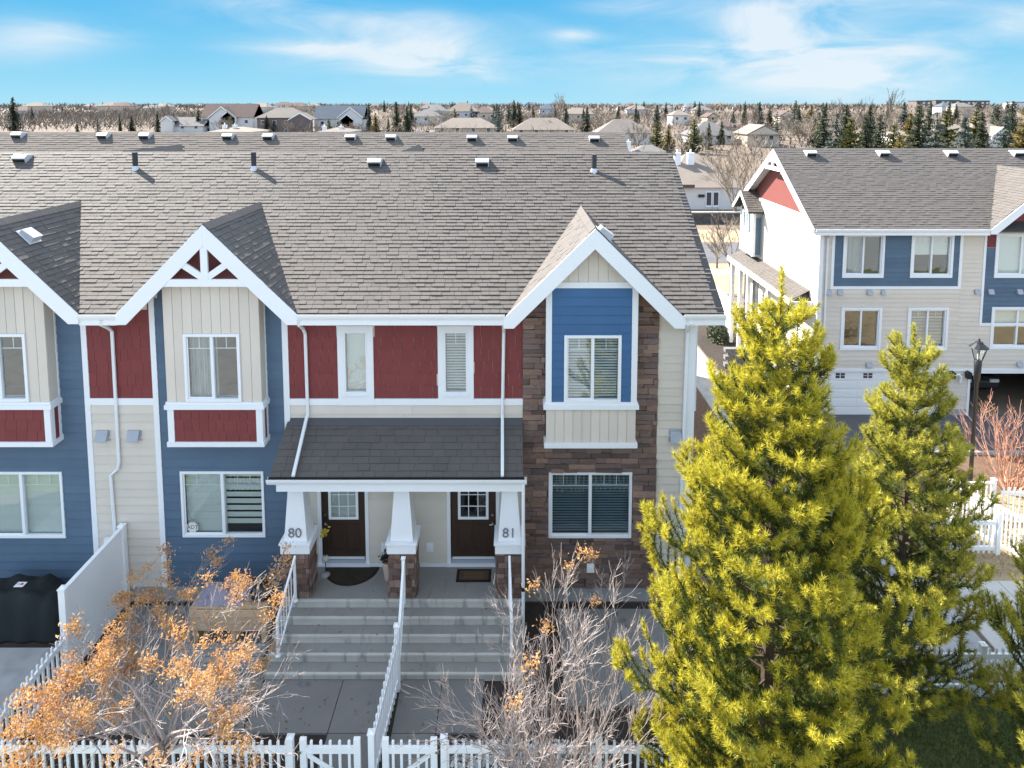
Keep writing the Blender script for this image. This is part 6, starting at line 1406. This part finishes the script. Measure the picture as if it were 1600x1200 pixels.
for l, r, yt, lab in ((1432, 1455, 158, 'flat-topped apartment block, first of the long skyline row at right'), (1462, 1500, 157, 'flat-topped apartment block, second and darkest of the skyline row'), (1503, 1546, 158, 'flat-topped apartment block, third of the skyline row'), (1584, 1612, 160, 'pale flat-topped block at the right end of the skyline row')):
    Y = 620; x0, x1 = at(l, 165, Y).x, at(r, 165, Y).x; z1 = at(l, yt, Y).z; zb = zt(Y)
    t = thing('apartment_block', lab, 'apartment block', ((x0 + x1) / 2, Y, zb)); MB().box(x0, x1, Y, Y + 14, zb, z1).build('wall', M['wallfar'][3 if yt < 160 else 0], t); MB().box(x0 - .4, x1 + .4, Y - .4, Y + 14.4, z1, z1 + .5).build('roof', M['rooffar'][3], t)
    n = int((x1 - x0) / 4)
    for j in range(n):
        xx = x0 + (j + .5) * (x1 - x0) / n
        for zc in (z1 - 1.7, z1 - 4.6): MB().box(xx - 1.0, xx + 1.0, Y - .1, Y - .001, zc - .8, zc + .8).build('window', M['wallfar'][0] if j % 3 else M['farglass'], t)
# wall and hedge along the street
t = thing('block_wall', 'dark block wall with a pale cap in front of the white bungalow', 'wall', (24, 76, zt(76)))
wy = 77.0; wz = zt(wy); x0 = 19
for r_ in range(3):
    for c in range(30): MB().box(x0 + c * .9 + .01, x0 + c * .9 + .89, wy, wy + .35, wz + r_ * .42, wz + r_ * .42 + .41).build('block', M['darkblock'], t)
MB().box(x0 - .1, x0 + 27.1, wy - .08, wy + .43, wz + 1.262, wz + 1.40).build('cap', M['walk'], t)

# ------------------------------------------------------------------ odds and ends in the yards
bx_, by_ = -5.95, 13.3
t = thing('pallet_bench', 'pale wooden pallet bench against the blue wall beside the steps', 'bench', (bx_, by_ + .5, 0))
for k in range(3): MB().box(bx_ - .95, bx_ + .68, by_, by_ + .03, .34 + k * .155, .34 + k * .155 + .145).build('plank', M['wood'], t)
for k in range(4): MB().box(bx_ - .95, bx_ + .68, by_ + .04 + k * .2, by_ + .22 + k * .2, .80, .825).build('plank', M['wood'], t)
for x in (bx_ - .9, bx_ - .1, bx_ + .55): MB().box(x, x + .1, by_ + .031, by_ + .80, .05, .799).build('leg', M['wood'], t)
for k in range(4): MB().box(bx_ - 1.1, bx_ + .75, by_ - .72 + k * .17, by_ - .57 + k * .17, .06, .10).build('deck_board', M['greywood'], t)
b = MB(); n = 9
Vv = [(bx_ - .9 + 1.05 * i / n, by_ + .08 + .68 * j / n, .83 + (.30 * math.sin(math.pi * min(1, (i + .6) / n)) * (.55 + .45 * math.sin(j * 1.1 + i)) if 0 < i < n and 0 < j < n else 0)) for j in range(n + 1) for i in range(n + 1)]
b.add(Vv, [(j * (n + 1) + i, j * (n + 1) + i + 1, (j + 1) * (n + 1) + i + 1, (j + 1) * (n + 1) + i) for j in range(n) for i in range(n)])
o = b.build('folded_tarp', M['tarp'], None, True); tag(o, 'crumpled grey-violet cloth lying on the pallet bench', 'tarp')
t = thing('garden_bag', 'black bag with a pale forked stick leaning on the pallet bench', 'bag', (bx_ + .45, by_ + .3, .83))
MB().lathe([(.22, 0), (.26, .06), (.25, .12), (.17, .20), (.13, .25), (.05, .24)], (bx_ + .45, by_ + .42, .826), 9).build('bag', M['black'], t, True)
b = MB(); q = Vector((bx_ + .33, by_ + .12, .84)); b.tube([q, q + Vector((-.03, 0, .16)), q + Vector((-.13, 0, .27))], [.018, .016, .010], 5).tube([q + Vector((-.03, 0, .16)), q + Vector((.07, 0, .28)), q + Vector((.06, 0, .36))], [.016, .012, .008], 5); b.build('stick', M['twig_r'], t)
# covered furniture on the left patio
cx0, cx1, cy0, cy1 = -11.9, -9.75, 13.35, 14.45
t = thing('furniture_cover', 'low black covered patio furniture behind the solid white panel, with a small label', 'furniture cover', (-10.9, 13.6, 0))
n, mm = 16, 12; Vv = []
for j in range(mm + 1):
    for i in range(n + 1):
        u, v = i / n, j / mm; e = min(u, 1 - u) * n / 2.2; e2 = min(v, 1 - v) * mm / 2.2; k = min(1, e) * min(1, e2)
        z = .05 + (.88 + .07 * math.sin(i * 1.3) * math.sin(j * .9) - (.14 if u > .72 else 0)) * k
        Vv.append((cx0 + (cx1 - cx0) * u + .03 * math.sin(j * 2.1), cy0 + (cy1 - cy0) * v + .03 * math.sin(i * 1.7), z))
b = MB(); b.add(Vv, [(j * (n + 1) + i, j * (n + 1) + i + 1, (j + 1) * (n + 1) + i + 1, (j + 1) * (n + 1) + i) for j in range(mm) for i in range(n)]); b.build('cover', M['cover'], t, True)
lx_, ly_ = at(30, 902, 13.8).x, 13.8
o = MB().hexa([(lx_ - .10, ly_ - .06, .99), (lx_ + .10, ly_ - .06, .99), (lx_ + .12, ly_ + .07, 1.01), (lx_ - .08, ly_ + .07, 1.01), (lx_ - .10, ly_ - .06, .995), (lx_ + .10, ly_ - .06, .995), (lx_ + .12, ly_ + .07, 1.015), (lx_ - .08, ly_ + .07, 1.015)]).build('label_tag', M['tagwhite'], t)
MB().box(lx_ + .02, lx_ + .07, ly_ - .02, ly_ + .03, 1.016, 1.02).build('tag_print', M['tagred'], o); MB().box(lx_ - .06, lx_ + .0, ly_ - .005, ly_ + .01, 1.016, 1.02).build('tag_print', M['number'], o)
# river rock inside the right gate, dark evergreen by the side walkway, lawn blades
g = np.random.default_rng(5); V, Fc = [], []
for k in range(900):
    c = np.array([g.uniform(-1.1, 1.0), g.uniform(10.28, 11.15), .02]); s = g.uniform(.02, .05); q = g.normal(size=(6, 3)) * .12 + np.array([[1, 0, 0], [-1, 0, 0], [0, 1, 0], [0, -1, 0], [0, 0, .8], [0, 0, -.8]]); i0 = len(V)
    V += [tuple(c + s * p) for p in q]
    for a, b_, d in ((0, 2, 4), (2, 1, 4), (1, 3, 4), (3, 0, 4), (2, 0, 5), (1, 2, 5), (3, 1, 5), (0, 3, 5)): Fc.append((i0 + a, i0 + b_, i0 + d))
o = obj('gravel', np_mesh('gravel', V, Fc, 3, M['gravel']), kind='stuff'); o['label'] = 'pale river rock behind the fence right of the gates'
def blades(name, n, box, h, seed, m, label, w=.012):
    g = np.random.default_rng(seed); x = g.uniform(box[0], box[1], n); y = g.uniform(box[2], box[3], n); z = np.array([zt(v) for v in y]); a = g.uniform(0, 6.28, n); hh = g.uniform(*h, n)
    b = np.stack([x, y, z], 1); d = np.stack([np.cos(a) * w, np.sin(a) * w, 0 * a], 1); tip = b + np.stack([g.normal(0, .03, n), g.normal(0, .03, n), hh], 1)
    o = obj(name, np_mesh(name, np.stack([b - d, b + d, tip], 1).reshape(-1, 3), np.arange(n * 3), 3, m), kind='stuff'); o['label'] = label
blades('grass', 60000, (3.5, 14.5, 9.0, 12.0), (.03, .07), 3, M['blade'], 'dark green lawn in shade at the lower right')
blades('dry_grass', 16000, (10.1, 18, 15.4, 20.4), (.03, .09), 4, M['grass_dry'], 'straw-coloured grass behind the white railings')
p = onground(1122, 532); t = thing('evergreen_shrub', 'dark low evergreen shrub beside the pale side walkway', 'shrub', p)
V = []
for k in range(1500):
    c = Vector((RN.gauss(0, 1), RN.gauss(0, 1), RN.gauss(0, 1))).normalized() * RN.uniform(.5, 1); c = Vector((c.x * .62, c.y * .9, abs(c.z) * 1.25)) + p; a = Vector((RN.gauss(0, 1), RN.gauss(0, 1), RN.gauss(0, 1) + .6)).normalized() * .16; b_ = a.orthogonal().normalized() * .05
    V += [c - b_, c + b_, c + a]
obj('foliage', np_mesh('foliage', [tuple(v) for v in V], range(len(V)), 3, M['spruce']), t)
MB().tube([p, p + Vector((0, 0, .8))], .05, 5).build('stem', M['pinebark'], t)

g = np.random.default_rng(12); V = []
for k in range(420):
    x = g.normal(-5.6, 1.3) if k % 3 else g.uniform(-5, 2.5); y = g.uniform(10.3, 14.3); z = .058 if y < 12.4 else .062
    if -5.05 < x < .15 and y > 12.36: z = PF + .006 if y > 13.5 else PF - RISE * (1 + int((13.5 - y) / RUN)) + .006
    a = g.uniform(0, 6.28); l = g.uniform(.015, .035); d = np.array([math.cos(a) * l, math.sin(a) * l, .0]); e = np.array([-math.sin(a) * l * .5, math.cos(a) * l * .5, .008]); c = np.array([x, y, z])
    V += [tuple(c - d), tuple(c + e), tuple(c + d), tuple(c - e + [0, 0, .012])]
o = obj('leaf_litter', np_mesh('leaf_litter', V, range(len(V)), 4, M['litter']), kind='stuff'); o['label'] = 'dry brown leaves scattered over the patios and steps'
